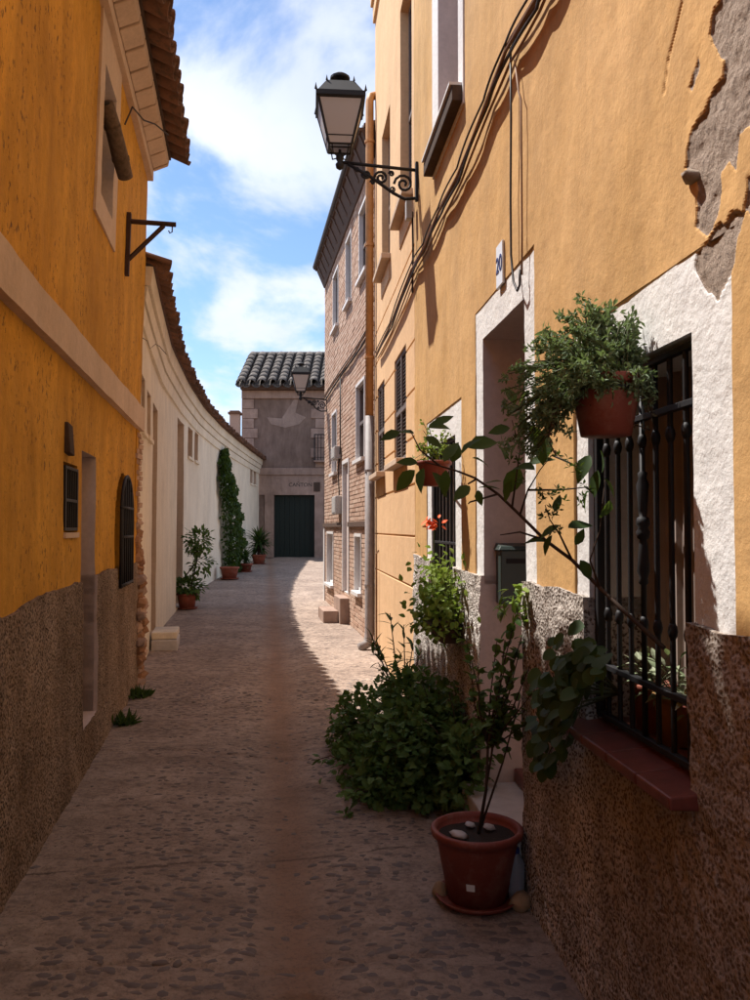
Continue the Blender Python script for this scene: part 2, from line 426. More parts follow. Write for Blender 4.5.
for mm in (TERRA, TERRAP):
    t_ = mm.node_tree; bs_ = t_.nodes['Principled BSDF']; lk = bs_.inputs['Base Color'].links[0].from_socket
    g_ = t_.nodes.new('ShaderNodeNewGeometry'); no = t_.nodes.new('ShaderNodeTexNoise'); no.inputs['Scale'].default_value = 11; no.inputs['Detail'].default_value = 7; no.inputs['Roughness'].default_value = .7; t_.links.new(g_.outputs['Position'], no.inputs['Vector'])
    ra = t_.nodes.new('ShaderNodeValToRGB'); ra.color_ramp.elements[0].position = .5; ra.color_ramp.elements[1].position = .75; ra.color_ramp.elements[1].color = (.4, .4, .4, 1); t_.links.new(no.outputs['Fac'], ra.inputs[0])
    mi_ = t_.nodes.new('ShaderNodeMix'); mi_.data_type = 'RGBA'; t_.links.new(ra.outputs[0], mi_.inputs[0]); t_.links.new(lk, mi_.inputs[6]); mi_.inputs[7].default_value = (.42, .26, .20, 1); t_.links.new(mi_.outputs[2], bs_.inputs['Base Color'])
def tilemat(name, a, b, moss):
    m = M_(name); p = m.pos(); oi = m.n('ShaderNodeObjectInfo')
    col = m.mix(oi.outputs['Random'], a, b); col = m.mix(m.ramp(m.noise(p, 14, 5, .7), .45, .7), col, moss)
    return m.fin(col, .95, m.bump(m.noise(p, 60, 4), .5, .006), spec=.1)
TILE = tilemat('old_clay_tile', (.21, .105, .065), (.12, .065, .045), (.085, .06, .045))
TILEG = tilemat('grey_weathered_tile', (.125, .11, .10), (.07, .062, .058), (.24, .21, .185))
m = M_('brick_clay'); p = m.pos()
BRICK = m.fin(m.mix(m.attr('tint'), m.mix(m.noise(p, 20, 3), (.47, .30, .22), (.37, .225, .16)), (.54, .39, .30)), .95, m.bump(m.noise(p, 70, 4), .4, .004), spec=.1)
BMORT = simple('brick_mortar', (.42, .35, .29), .95, var=.2)
def leafmat(name, a, b, rough=.6, trans=.25):
    m = M_(name); col = m.mix(m.attr('tint'), a, b); col = m.mix(m.math('MULTIPLY', m.noise(m.pos(), 30, 3), .5), col, tuple(x * .6 for x in b))
    m.fin(col, rough, None, spec=.18)
    tr = m.n('ShaderNodeBsdfTranslucent'); m.l(m.mix(.5, col, (.18, .26, .02)), tr.inputs[0])
    mxs = m.n('ShaderNodeMixShader'); mxs.inputs[0].default_value = trans
    o = m.nt.nodes['Material Output']; m.l(m.b.outputs[0], mxs.inputs[1]); m.l(tr.outputs[0], mxs.inputs[2]); m.l(mxs.outputs[0], o.inputs[0])
    return m.m
LF = leafmat('bush_leaf', (.035, .07, .02), (.075, .125, .032))
LFB = leafmat('bush_green_leaf', (.065, .13, .035), (.12, .20, .055), .6)
LFM = leafmat('mid_green_leaf', (.028, .058, .018), (.06, .105, .03))
LFD = leafmat('dark_leaf', (.022, .05, .016), (.05, .095, .025), .55)
LFY = leafmat('bright_leaf', (.16, .26, .04), (.28, .36, .07), .5, .4)
LFG = leafmat('grey_green_leaf', (.12, .185, .095), (.22, .29, .17), .6, .3)
LFV = leafmat('cream_edged_leaf', (.10, .17, .06), (.45, .48, .33))
IVY = leafmat('ivy_leaf', (.022, .05, .012), (.055, .10, .02))
m = M_('orange_petal'); m.b.inputs['Subsurface Weight'].default_value = 0; PETAL = m.fin((.85, .13, .03), .6)

ROCK = ROCK
OROCK = simple('ochre_rock', (.42, .27, .15), .9, var=.4, sc=18, bump=.6)
# ground: one sheet, concrete set with pebbles, a worn reddish channel in the middle
m = M_('worn_concrete_paving'); p = m.pos(); g = m.n('ShaderNodeNewGeometry'); sx = m.n('ShaderNodeSeparateXYZ'); m.l(g.outputs['Position'], sx.inputs[0])
ch = m.math('ADD', m.math('ADD', sx.outputs[0], m.math('MULTIPLY', sx.outputs[1], .134)), -.12)
ch = m.math('ADD', ch, m.math('MULTIPLY', m.math('SUBTRACT', m.noise(m.pos((1, .5, 1)), 3, 4), .5), .16))
chm = m.ramp(m.math('ABSOLUTE', ch), .03, .20, (1, 1, 1, 1), (0, 0, 0, 1))
col = m.mix(m.ramp(m.noise(p, 1.3, 6, .65), .3, .7), (.33, .25, .20), (.49, .39, .32))
col = m.mix(m.math('MULTIPLY', chm, .8), col, (.30, .185, .125))
pv = m.vor(m.pos((13, 21, 1)), 1.0); pm = m.ramp(pv, .26, .38, (1, 1, 1, 1), (0, 0, 0, 1))
far = m.math('MULTIPLY', m.ramp(m.math('DIVIDE', sx.outputs[1], 12.0), .35, .6), m.ramp(m.noise(p, 1.8, 3), .25, .5))
pm2 = m.math('MULTIPLY', pm, m.math('MULTIPLY', far, m.math('SUBTRACT', .8, m.math('MULTIPLY', chm, .7))))
col = m.mix(pm2, col, (.13, .10, .088))
col = m.mix(m.ramp(m.noise(p, 45, 5, .75), .5, .75), col, (.15, .115, .095))
col = m.mix(m.math('MULTIPLY', m.ramp(m.noise(m.pos((.8, 1.3, 1)), 13, 6, .75, .5), .47, .62), m.math('SUBTRACT', .58, m.math('MULTIPLY', chm, .45))), col, (.15, .115, .10))
jl = m.math('ABSOLUTE', m.math('SUBTRACT', m.math('SUBTRACT', sx.outputs[1], m.math('MULTIPLY', sx.outputs[0], .18)), m.math('ADD', 3.94, m.math('MULTIPLY', m.noise(p, 2.2, 6, .7), .22))))
col = m.mix(m.math('MULTIPLY', m.ramp(jl, .003, .016, (.8, .8, .8, 1), (0, 0, 0, 1)), m.ramp(m.noise(p, 5, 4, .7), .42, .56)), col, (.07, .05, .042))
col = m.mix(1.0, col, m.ramp(m.noise(m.pos((.8, 1.0, 1), (2, 7, 0)), 2.6, 7, .75), .32, .68, (.66, .63, .62, 1), (1.12, 1.1, 1.08, 1)), 'MULTIPLY')
nor = m.bump(m.noise(p, 60, 6, .75), .9, .010); nor = m.bump(m.noise(p, 9, 5, .6), .6, .02, nor); nor = m.bump(pm2, .4, .008, nor)
GROUND = m.fin(col, .88, nor, spec=.25)
m = M_('river_pebble'); oi = m.n('ShaderNodeObjectInfo'); p = m.pos()
PEB = m.fin(m.mix(m.noise(p, 23, 2), (.07, .055, .05), (.20, .155, .135)), .7, m.bump(m.noise(p, 90, 3), .3, .003), spec=.4)
EARTH = plaster('dry_earth', (.25, .19, .14), (.2, .15, .11))

# ------------------------------------------------------------------ ground
XC = lambda y: .12 - .134 * y
def ground_h(X, Y):
    t = np.clip(np.minimum(Y, 31) - 2.5, 0, None); z = .0195 * t * t / (t + 1.2)
    z = z - .022 * np.exp(-((X - .12 + .134 * Y) / .22) ** 2) + .008 * fbm(X, Y, 1.4, 3) + .0035 * fbm(X, Y, 9, 5)
    for yc, a in ((5.6, -.1), (3.05, .05), (7.4, .12)):        # cracked day joints across the lane
        z = z - .011 * np.exp(-((Y - yc - a * X - .11 * vnoise(X, Y * 0, 2, yc) - .03 * vnoise(X, Y * 0, 9, yc)) / .012) ** 2) * (Y < 9)
    z = z - .13 * np.exp(-(((X + .245) / .055) ** 2 + ((Y - 2.81) / .05) ** 2) ** 2)    # broken hole in the channel
    return z
xs = np.array(segs(-3.0, .5, -2.0, .035, 1.5, .5, 3.0)); ys = np.array(segs(-8, .5, 2.3, .012, 6.0, .04, 12, .2, 32))
def gz(x, y): return float(ground_h(np.array([x]), np.array([y]))[0])
X, Y = np.meshgrid(xs, ys, indexing='ij'); Xf = X.ravel() ; Yf = Y.ravel()
Xw = np.where(np.abs(Xf) < 2.0, Xf, Xf * 1.0); Xw = Xf - .134 * Yf * (Yf > 0) * np.clip(1 - 0 * Yf, 0, 1)
Zf = ground_h(Xw, Yf); nY = len(ys)
a = (np.arange(len(xs) - 1)[:, None] * nY + np.arange(nY - 1)[None, :]).ravel()
me = bpy.data.meshes.new('street'); me.from_pydata(np.stack([Xw, Yf, Zf], 1).tolist(), [], np.stack([a, a + nY, a + nY + 1, a + 1], 1).tolist())
me.materials.append(GROUND); me.polygons.foreach_set('use_smooth', [True] * len(me.polygons))
street = setp(link('street', me), kind='structure')
b = MB(); b.add([(-400, -300, -.06), (400, -300, -.06), (400, 31, -.06), (-400, 31, -.06), (400, 900, -.06), (-400, 900, -.06)], [(0, 1, 2, 3), (3, 2, 4, 5)])
b.build('ground', EARTH, kind='structure')

# pebbles: the nearest ones single, the others joined
def pebble_mesh(k):
    b = MB(); n = 7; rings = [(1.0, -.3), (1.0, .15), (.62, .75)]
    ph = [ru(.62, 1.25) for _ in range(n)]
    vs = []
    for (r, z) in rings:
        for i in range(n):
            a = 2 * math.pi * i / n; vs.append((r * ph[i] * math.cos(a), r * ph[i] * math.sin(a), z))
    vs.append((0, 0, .95)); fs = []
    for q in range(2):
        for i in range(n): fs.append((q * n + i, q * n + (i + 1) % n, (q + 1) * n + (i + 1) % n, (q + 1) * n + i))
    for i in range(n): fs.append((2 * n + i, 2 * n + (i + 1) % n, 3 * n))
    b.add(vs, fs); return b
pbs = [pebble_mesh(k) for k in range(6)]; pms = [q.mesh('pebble', PEB, True) for q in pbs]
cand = []
y = 2.45
while y < 8.2:
    x = XC(y) - 1.15
    while x < XC(y) + 1.25:
        px = x + ru(-.045, .045); py = y + ru(-.034, .034); q = abs(px - XC(py))
        dens = .98 if (.17 < q < .95) else .2
        dens *= 1 if float(vnoise(np.array([px]), np.array([py]), 1.6, 2.0)[0]) > -.35 else .3
        if py > 4.6: dens *= .6
        if rnd() < dens and abs(py - 4.05 - .18 * px) > .04: cand.append((px, py))
        x += .072
    y += .052
vis = [c for c in cand if -.47 < c[0] / c[1] < .5 or True]
vis.sort(key=lambda c: c[1]); big = MB(); k = 0
def vis_px(c):
    u = 375 + F * c[0] / c[1]; v = 528 + F * 1.6 / c[1]; return 0 < u < 640 and v < 1005
for c in vis:
    sx_, sy_, sz_ = ru(.016, .042) * (1.25 if c[1] < 4 else .95), ru(.011, .025) * (1.25 if c[1] < 4 else .95), ru(.006, .010); rz = ru(-.5, .5); z = gz(*c) - .0042
    if vis_px(c) and k < 300:
        o = link('pebble', pms[k % 6], street, (c[0], c[1], z)); o.scale = (sx_, sy_, sz_); o.rotation_euler = (0, 0, rz); k += 1
    else:
        q = pbs[random.randrange(6)]; cs, sn = math.cos(rz), math.sin(rz)
        big.add([(c[0] + (v[0] * sx_) * cs - (v[1] * sy_) * sn, c[1] + (v[0] * sx_) * sn + (v[1] * sy_) * cs, z + v[2] * sz_) for v in q.v], q.f)
dh = MB(); dh.lathe([(.001, 0), (.03, .002), (.045, .012), (.06, .03)], (-.245, 2.81, gz(-.245, 2.81) + .004), 12, .15); dh.build('hole_shade', SOIL, street, True)  # dark dish that paints in the shade at the bottom of the hole
grit = MB()
for i in range(3800):
    y_ = 2.3 + 8 * rnd() ** 1.6; side = rnd(); x_ = XC(y_) + (ru(-1.15, 1.15) if side < .6 else (random.choice((-1, 1)) * (1.1 + .033 * (y_ - 2) - abs(random.gauss(0, .12)))))
    r_ = ru(.0025, .007); zz_ = gz(x_, y_); a_ = rnd() * 6
    grit.add([(x_ + r_ * math.cos(a_ + q), y_ + r_ * math.sin(a_ + q) * ru(.6, 1), zz_ - .001) for q in (0, 1.7, 3.2, 4.7)] + [(x_, y_, zz_ + r_ * ru(.4, .9))], [(0, 1, 4), (1, 2, 4), (2, 3, 4), (3, 0, 4)])
setp(grit.build('grit', ROCK, street), kind='stuff')
big.build('pebble', PEB, street, True, kind='stuff')

# ------------------------------------------------------------------ windows, grilles, shells
def shell(parent, W, s0, s1, z0, z1, dback, mat, name='outer_wall', top=True):
    b = MB(); e = .004
    b.wbox(W, s0 + e, s0 + .25, z0, z1 - e, -dback, -.02)
    b.wbox(W, s1 - .25, s1 - e, z0, z1 - e, -dback, -.02)
    n = 1 if len(W.p) < 3 else 14
    b.wbox(W, s0 + e, s1 - e, z0, z1 - e, -dback - .25, -dback, n)
    b.wbox(W, s0 + .25, s1 - .25, z0, z1 - .3, -.95, -.75, n)
    if top: b.wbox(W, s0 + .01, s1 - .01, z1 - .2, z1 - .008, -dback, -.03, n)
    b.build(name, mat, parent)
def rect(W, u0, v0t, u1, v1b, d=0.0):
    """opening from its far-top and near-bottom corners in the photograph"""
    a = W.hit(u0, v0t, d); c = W.hit(u1, v1b, d); return min(a[0], c[0]), max(a[0], c[0]), min(a[1], c[1]), max(a[1], c[1])
def win_unit(W, r, d, parent, fmat, pmat, mull=1, trans=(), fw=.045, louvre=0, name='window'):
    """frame, mullions and panes set back at depth d; returns the frame"""
    s0, s1, z0, z1 = r; b = MB(); e = .002
    b.wbox(W, s0 + e, s0 + fw, z0 + e, z1 - e, d - .05, d); b.wbox(W, s1 - fw, s1 - e, z0 + e, z1 - e, d - .05, d)
    b.wbox(W, s0 + fw, s1 - fw, z0 + e, z0 + fw, d - .05, d); b.wbox(W, s0 + fw, s1 - fw, z1 - fw, z1 - e, d - .05, d)
    for k in range(1, mull + 1):
        sm = s0 + (s1 - s0) * k / (mull + 1); b.wbox(W, sm - fw * .6, sm + fw * .6, z0 + fw, z1 - fw, d - .047, d + .003)
    for t in trans:
        zt = z0 + (z1 - z0) * t; b.wbox(W, s0 + fw, s1 - fw, zt - fw * .6, zt + fw * .6, d - .044, d + .006)
    f = b.build(name, fmat, parent, bevel=.004)
    if louvre:
        lb = MB(); n = int((z1 - z0 - 2 * fw) / louvre)
        for i in range(n):
            z = z0 + fw + (i + .5) * louvre
            lb.box8([W.pt(s0 + fw, z - .012, d - .012), W.pt(s1 - fw, z - .012, d - .012), W.pt(s1 - fw, z - .006, d - .012), W.pt(s0 + fw, z - .006, d - .012),
                     W.pt(s0 + fw, z + .006, d - .04), W.pt(s1 - fw, z + .006, d - .04), W.pt(s1 - fw, z + .012, d - .04), W.pt(s0 + fw, z + .012, d - .04)])
        setp(lb.build('louvre', fmat, f), kind='stuff')
    pb = MB(); pb.wbox(W, s0 + e, s1 - e, z0 + e, z1 - e, d - .075, d - .055); pb.build('pane', pmat, f)
    return f
def P(W, s, z, d): return W.pt(s, z, d)

# ================================================================== RIGHT YELLOW HOUSE
house_r = thing('yellow_house', 'ochre yellow house on the right with peeling plaster, white window surrounds and a pebble-dashed base', 'house', WR.pt(sY(WR, 4), 0))
sEND = WR.hit(415, 500)[0]
S = lambda y: sY(WR, y)
def RH(u, v, d=0.0): return WR.hit(u, v, d)
# window 1 (near)
w1o = (RH(693, 600)[0], RH(588, 600)[0], RH(650, 752)[1], RH(693, 330)[1]); w1 = (w1o[0], w1o[1], .955, w1o[3])
w1s = (RH(733, 400)[0], RH(575, 500)[0], 1.3, RH(693, 251)[1])
d1o = (RH(525, 600)[0], RH(483, 600)[0], .12, RH(524, 297)[1]); d1s = (RH(537, 600)[0], RH(476, 600)[0], 1.3, RH(537, 241)[1])
w2o = (RH(455, 600)[0], RH(431, 600)[0], 1.0, RH(455, 434)[1]); w2s = (RH(462, 600)[0], RH(427, 600)[0], 1.3, RH(461, 397)[1])
w3o = (RH(460, 60)[0], RH(440, 160)[0], RH(438, 165)[1] + .10, 6.6); w3s = (RH(465, 90)[0], RH(434, 160)[0], RH(436, 172)[1] - .02, 6.7)
print('w1', w1, 'surround', w1s); print('door', d1o, 'surr', d1s); print('w2', w2o, 'w3', w3o)
pp = [(190, 0), (160, 110), (175, 160), (215, 190), (210, 260), (150, 350), (100, 430), (80, 510), (75, 570), (120, 600), (120, 650), (115, 780), (170, 770), (185, 720), (200, 640), (200, 560), (225, 530), (250, 580), (255, 460), (300, 420), (420, 300), (420, -200), (190, -200), (230, -100)]
pq = [(185, 768), (110, 860), (115, 900), (150, 980), (180, 990), (200, 950), (240, 870), (280, 700), (230, 720), (200, 740)]
pr = [(125, 200), (90, 290), (105, 300), (125, 230)]
pt_ = [(290, 600), (275, 690), (300, 720), (380, 640), (380, 560)]
polys = [[RH(660 + x / 3.333, y / 3.333) for x, y in q] for q in (pp, pq, pr, pt_)]
def peelmask(S_, Z_):
    near = (S_ < S(2.6)) & (Z_ > 2.0); r = np.zeros(S_.shape)
    if near.any():
        A, B_ = S_[near], Z_[near]; acc = np.zeros(A.shape)
        offs = [(.0045 * math.cos(q) * k, .0045 * math.sin(q) * k) for k in (.45, 1) for q in np.arange(0, 6.2, .9)]
        for o1, o2 in offs: acc += peel1(A + o1, B_ + o2)
        r[near] = acc / len(offs)
    return r
def peel1(S_, Z_):
    a = S_ + .013 * fbm(S_, Z_, 24, 4, 4); c = Z_ + .018 * fbm(S_, Z_, 24, 9, 4); m_ = np.zeros(S_.shape, bool)
    for q in polys: m_ |= inpoly(q, a, c)
    return m_.astype(float)
# hairline cracks
crk = [RH(660 + x / 3.333, y / 3.333) for x, y in ((70, 10), (45, 110), (20, 210), (5, 310))]
def crack(S_, Z_):
    d = np.full(S_.shape, 9.0)
    for (a0, b0), (a1, b1) in zip(crk, crk[1:]):
        t = np.clip(((S_ - a0) * (a1 - a0) + (Z_ - b0) * (b1 - b0)) / ((a1 - a0) ** 2 + (b1 - b0) ** 2), 0, 1)
        d = np.minimum(d, np.hypot(S_ - a0 - t * (a1 - a0), Z_ - b0 - t * (b1 - b0)))
    return np.exp(-(d / .007) ** 2)
def hR(S_, Z_): return .006 * fbm(S_, Z_, 1.3, 1) + .002 * fbm(S_, Z_, 9, 6) - peelmask(S_, Z_) * (.0065 + .006 * fbm(S_, Z_, 26, 8)) - .005 * crack(S_, Z_)
def hRs(S_, Z_): return -.006 + .002 * fbm(S_, Z_, 12, 6) - peelmask(S_, Z_) * (.006 + .005 * fbm(S_, Z_, 18, 8))
ss = segs(0, .25, S(1.35), .05, S(1.62), .0055, S(2.15), .014, S(3.4), .03, sEND); zs = segs(1.3, .03, 1.9, .012, 2.2, .006, 3.0, .02, 4.2, .06, 8.6)
panel('plaster_wall', WR, ss, zs, [YR, YR, WHT], house_r, holes=[(*w1s, .03, 0), (*d1s, .03, 0), (*w2s, .03, 0), (*w3s, .03, 0), (S(-3.4), S(-2.3), .95, 2.2, .3, 0)], hf=hR, af=peelmask)
panel('window_surround', WR, segs(w1s[0], .008, w1s[1]), segs(w1s[2], .01, w1s[3]), [WHT, WHT], house_r, holes=[(*w1, .24, 1)], hf=hRs, af=peelmask)
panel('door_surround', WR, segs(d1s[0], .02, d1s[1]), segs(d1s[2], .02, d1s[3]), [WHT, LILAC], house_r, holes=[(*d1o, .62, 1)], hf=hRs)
panel('window_surround', WR, segs(w2s[0], .03, w2s[1]), segs(w2s[2], .03, w2s[3]), [WHT, WHT], house_r, holes=[(*w2o, .24, 1)], hf=hRs)
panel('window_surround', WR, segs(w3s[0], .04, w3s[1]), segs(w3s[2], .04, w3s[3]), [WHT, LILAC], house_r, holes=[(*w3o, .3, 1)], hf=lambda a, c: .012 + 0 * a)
dtop = lambda s_: 1.365 + .02 * vnoise(s_, s_ * 0, 2.2, 3) + .012 * vnoise(s_, s_ * 0, 11, 5)
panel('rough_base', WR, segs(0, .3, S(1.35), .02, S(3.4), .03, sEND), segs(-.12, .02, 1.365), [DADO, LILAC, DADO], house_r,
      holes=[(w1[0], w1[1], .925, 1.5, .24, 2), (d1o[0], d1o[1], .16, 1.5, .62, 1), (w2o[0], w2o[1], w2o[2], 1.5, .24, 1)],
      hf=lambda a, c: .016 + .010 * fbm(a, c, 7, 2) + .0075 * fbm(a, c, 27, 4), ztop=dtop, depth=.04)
shell(house_r, WR, 0, sEND, -.1, 8.6, 6, YR)
# opened-up doorway: door leaf far in, threshold tile, marble step
b = MB(); b.wbox(WR, d1o[0] + .004, d1o[1] - .004, .175, d1o[3], -.66, -.62); dr = b.build('door', WOODB, house_r)
for q in range(2):
    b = MB(); z0 = .4 + q * 1.05; b.wbox(WR, d1o[0] + .1, d1o[1] - .1, z0, z0 + .85, -.62, -.60); b.build('door_panel', WOODB, dr, bevel=.01)
b = MB(); b.wbox(WR, d1o[0] + .006, d1o[1] - .006, .262, .33, -.60, -.16); b.build('threshold_tile', SILLM, house_r, bevel=.008)
b = MB(); b.wbox(WR, d1o[0] + .004, d1o[1] - .004, -.05, .258, -.20, .12); b.build('step', MARB, house_r, bevel=.012)
# near window: curtain, sill, iron grille
b = MB(); nn = 60
for i in range(nn):
    a0 = w1[0] + (w1[1] - w1[0]) * i / nn; a1 = w1[0] + (w1[1] - w1[0]) * (i + 1) / nn
    d0 = -.215 + .012 * math.sin(i * .9) + .006 * math.sin(i * 2.3); dd1 = -.215 + .012 * math.sin((i + 1) * .9) + .006 * math.sin((i + 1) * 2.3)
    b.add([WR.pt(a0, w1[2], d0), WR.pt(a1, w1[2], dd1), WR.pt(a1, w1[3], dd1), WR.pt(a0, w1[3], d0)], [(0, 1, 2, 3)])
b.build('curtain', CURT, house_r, True)
sw = MB(); n = 4
for i in range(n):
    a0 = w1[0] - .04 + (w1[1] - w1[0] + .08) * i / n; a1 = w1[0] - .04 + (w1[1] - w1[0] + .08) * (i + 1) / n
    b = MB(); b.box8([WR.pt(a0 + .002, .90, 0), WR.pt(a1 - .002, .90, 0), WR.pt(a1 - .002, .905, .085), WR.pt(a0 + .002, .905, .085),
                       WR.pt(a0 + .002, .958, -.12), WR.pt(a1 - .002, .958, -.12), WR.pt(a1 - .002, .938, .088), WR.pt(a0 + .002, .938, .088)])
    b.build('sill_tile', SILLM, house_r, bevel=.006)
b = MB(); b.wbox(WR, w1[0] + .003, w1[1] - .003, .90, .952, -.24, -.125); b.build('inner_sill', SILLM, house_r)
def grille(W, r, d, parent, nb, rb, knots=(), centre=None, rails=(), sq=False, depth_in=0.05):
    s0, s1, z0, z1 = r; b = MB(); t = .016
    for z in (z0 + .02, z1 - .02) + tuple(rails): b.wbox(W, s0 + .004, s1 - .004, z - .009, z + .009, d - .012, d + .012)
    b.wbox(W, s0 + .004, s0 + .034, z0 + .03, z1 - .03, d - .013, d + .013); b.wbox(W, s1 - .034, s1 - .004, z0 + .03, z1 - .03, d - .013, d + .013)
    g = b.build('window_grille', IRON, parent, bevel=.002)
    for i in range(nb):
        s = s0 + (s1 - s0) * (i + 1) / (nb + 1); base = W.pt(s, 0, d); b = MB()
        if centre is not None and i == nb // 2:
            zc = centre; prof = [(rb, z0 + .03)]
            for (dz, rr) in ((-.17, rb), (-.165, .015), (-.15, .012), (-.13, .019), (-.05, .013), (-.035, .011), (-.03, .018), (-.012, .021), (.0, .015), (.012, .021), (.03, .018), (.035, .011), (.05, .013), (.13, .019), (.15, .012), (.165, .015), (.17, rb)):
                prof.append((rr, zc + dz))
            prof.append((rb, z1 - .03)); b.lathe(prof, (base.x, base.y, 0), 12)
        else: b.tube([W.pt(s, z0 + .03, d), W.pt(s, z1 - .03, d)], rb, 8, False)
        for z in knots:
            b.lathe([(rb, z - .022), (rb * 1.45, z - .012), (rb * 1.7, z), (rb * 1.45, z + .012), (rb, z + .022)], (base.x, base.y, 0), 10)
        b.build('bar', IRON, g, True)
    return g
g1 = grille(WR, w1, -.035, house_r, 7, .0085, knots=(1.315, 1.86), centre=1.60, rails=(1.14, 1.93))
# far window with its grille
b = MB(); b.wbox(WR, w2o[0], w2o[1], w2o[2], w2o[3], -.26, -.235); b.build('window_pane', DARK, house_r)
grille(WR, w2o, -.03, house_r, 6, .009, rails=(1.5,))
# upper window
win_unit(WR, (w3o[0], w3o[1], w3o[2], w3o[3]), -.2, house_r, WFR, GLASS, 1, (.5,))
b = MB(); b.wbox(WR, w3s[0] + .02, w3s[1] + .02, w3o[2] - .11, w3o[2] - .012, -.01, .075); b.build('window_sill', WOODG, house_r, bevel=.006)
b = MB(); b.wbox(WR, w3s[0] + .03, w3s[1] + .01, w3o[2] - .010, w3o[2] + .008, -.005, .09); b.build('sill_edge', WFR, house_r)
# stone stuck in the peeled plaster
s_, z_ = RH(693, 177); b = MB(); b.lathe([(.001, -.02), (.017, -.014), (.022, 0), (.016, .014), (.001, .019)], (0, 0, 0), 9, .2)
o = link('stone', b.mesh('stone', ROCK, True), house_r, WR.pt(s_, z_, .0)); o.scale = (1.2, 1.5, .8); o.rotation_euler = (.3, .2, 1)
# house number tile
s_, z_ = RH(501.5, 265); nt_ = thing('number_plate', 'small white enamel house number plate 20 above the doorway of the yellow house', 'sign', WR.pt(s_, z_, 0))
b = MB(); b.wbox(WR, s_ - .06, s_ + .06, z_ - .105, z_ + .105, .0, .012); b.build('plate', CERAM, nt_, bevel=.003)
def text_on(W, txt, s, z, d, size, mat, parent, name='lettering', ext=.0015, w=1.0):
    cu = bpy.data.curves.new(name, 'FONT'); cu.body = txt; cu.size = size; cu.align_x = 'CENTER'; cu.align_y = 'CENTER'; cu.extrude = ext
    t = bpy.data.objects.new('t', cu); me = bpy.data.meshes.new_from_object(t); bpy.data.objects.remove(t)
    tn, n = W.tan(s), W.nor(s); x = tn * (-1 if W.side > 0 else 1)
    M = Matrix(((x.x, 0, n.x), (x.y, 0, n.y), (0, 1, 0)))
    base = W.pt(s, z, d)
    for v in me.vertices: v.co = base + M @ Vector((v.co.x * w, v.co.y, v.co.z))
    me.materials.clear(); me.materials.append(mat); return link(name, me, parent)
text_on(WR, '20', s_, z_, .0135, .115, BLUEI, nt_, 'lettering')
# mailbox on the far jamb of the doorway
tn, nn_ = WR.tan(3), WR.nor(3)
jm = d1o[1] - .004; zt = RH(510, 549)[1] + .05
mb = thing('mailbox', 'dark green metal mailbox hanging in the doorway beside the white jamb', 'mailbox', WR.pt(jm, 1.2, -.15))
zA, zB = 1.20, 1.485
b = MB(); b.wbox(WR, jm - .10, jm, zA, zB, -.30, -.07); b.build('box', MAILM, mb, bevel=.006)
b = MB(); b.box8([WR.pt(jm - .115, zB, -.315), WR.pt(jm, zB, -.315), WR.pt(jm, zB, -.055), WR.pt(jm - .115, zB, -.055), WR.pt(jm - .10, zB + .02, -.30), WR.pt(jm, zB + .035, -.30), WR.pt(jm, zB + .035, -.07), WR.pt(jm - .10, zB + .02, -.07)]); b.build('lid', MAILM, mb, bevel=.003)
b = MB(); b.wbox(WR, jm - .104, jm - .1005, zB - .07, zB - .045, -.27, -.1); b.build('slot', BLACKI, mb)

# ================================================================== CREAM HOUSE
house_c = thing('cream_house', 'pale cream rendered house with grooved front and grey louvred windows, past the yellow house', 'house', WR.pt(S(8.4), 0))
def cr_rect(u0, u1, vt_near, vb_near): # uses near edge (larger u) heights
    a = RH(u1, vt_near); c = RH(u1, vb_near); return (a[0], RH(u0, 500)[0], c[1], a[1])
cA = (RH(406, 400)[0], RH(394.5, 400)[0], RH(394.5, 465)[1], RH(406, 343)[1])
cB = (RH(384.5, 430)[0], RH(377.5, 430)[0], RH(377.5, 480)[1], cA[3])
cCz = RH(400, 224)[1]; cC = (RH(412, 200)[0], RH(400.5, 200)[0], cCz, cCz + 2.05); cD = (RH(390, 250)[0], RH(382, 250)[0], cCz - .02, cCz + 1.6)
cA = (cA[0], cA[1], cA[2], cA[3]); cB = (cB[0], cB[1], cA[2], cA[3] - .0)
print('cream', cA, cB, cC, cD)
sC1 = S(9.985)
gro = [1.1, 1.53, 1.97, 2.37, 2.77, 3.18, 3.6, 3.98]
def hC(a, c):
    h = .003 * fbm(a, c, 1.5, 2)
    for z in gro: h = h - .016 * (np.abs(c - z) < .0075)
    return h
zs = sorted(set(segs(-.12, .12, 8.4)) | {z + q for z in gro for q in (-.012, -.006, 0, .006, .012)})
panel('rendered_wall', WR, segs(sEND + .003, .05, sC1), zs, [CRM, CRM], house_c, holes=[(*q, .17, 1) for q in (cA, cB, cC, cD)], hf=hC)
shell(house_c, WR, sEND, sC1, -.1, 8.4, 6, CRM)
for q in (cA, cB, cC, cD):
    f = win_unit(WR, q, -.015 if q in (cA, cB) else -.08, house_c, LOUV, DARK, 1, (.47,), .04, .035)
    b = MB(); b.wbox(WR, q[0] - .06, q[1] + .06, q[2] - .06, q[2] - .004, -.01, .10); b.build('window_sill', BANDM, house_c, bevel=.006)
    b = MB(); b.wbox(WR, q[0] - .01, q[1] + .01, q[2] - .26, q[2] - .064, -.01, .012); b.build('apron', YR if q in (cA, cB) else CRM, house_c)
b = MB(); b.wbox(WR, sEND + .05, sC1 + .02, 7.95, 8.15, -.02, .03); b.wbox(WR, sEND + .05, sC1 + .02, 8.152, 8.4, -.02, .06); b.build('cornice', CRM, house_c, bevel=.01)

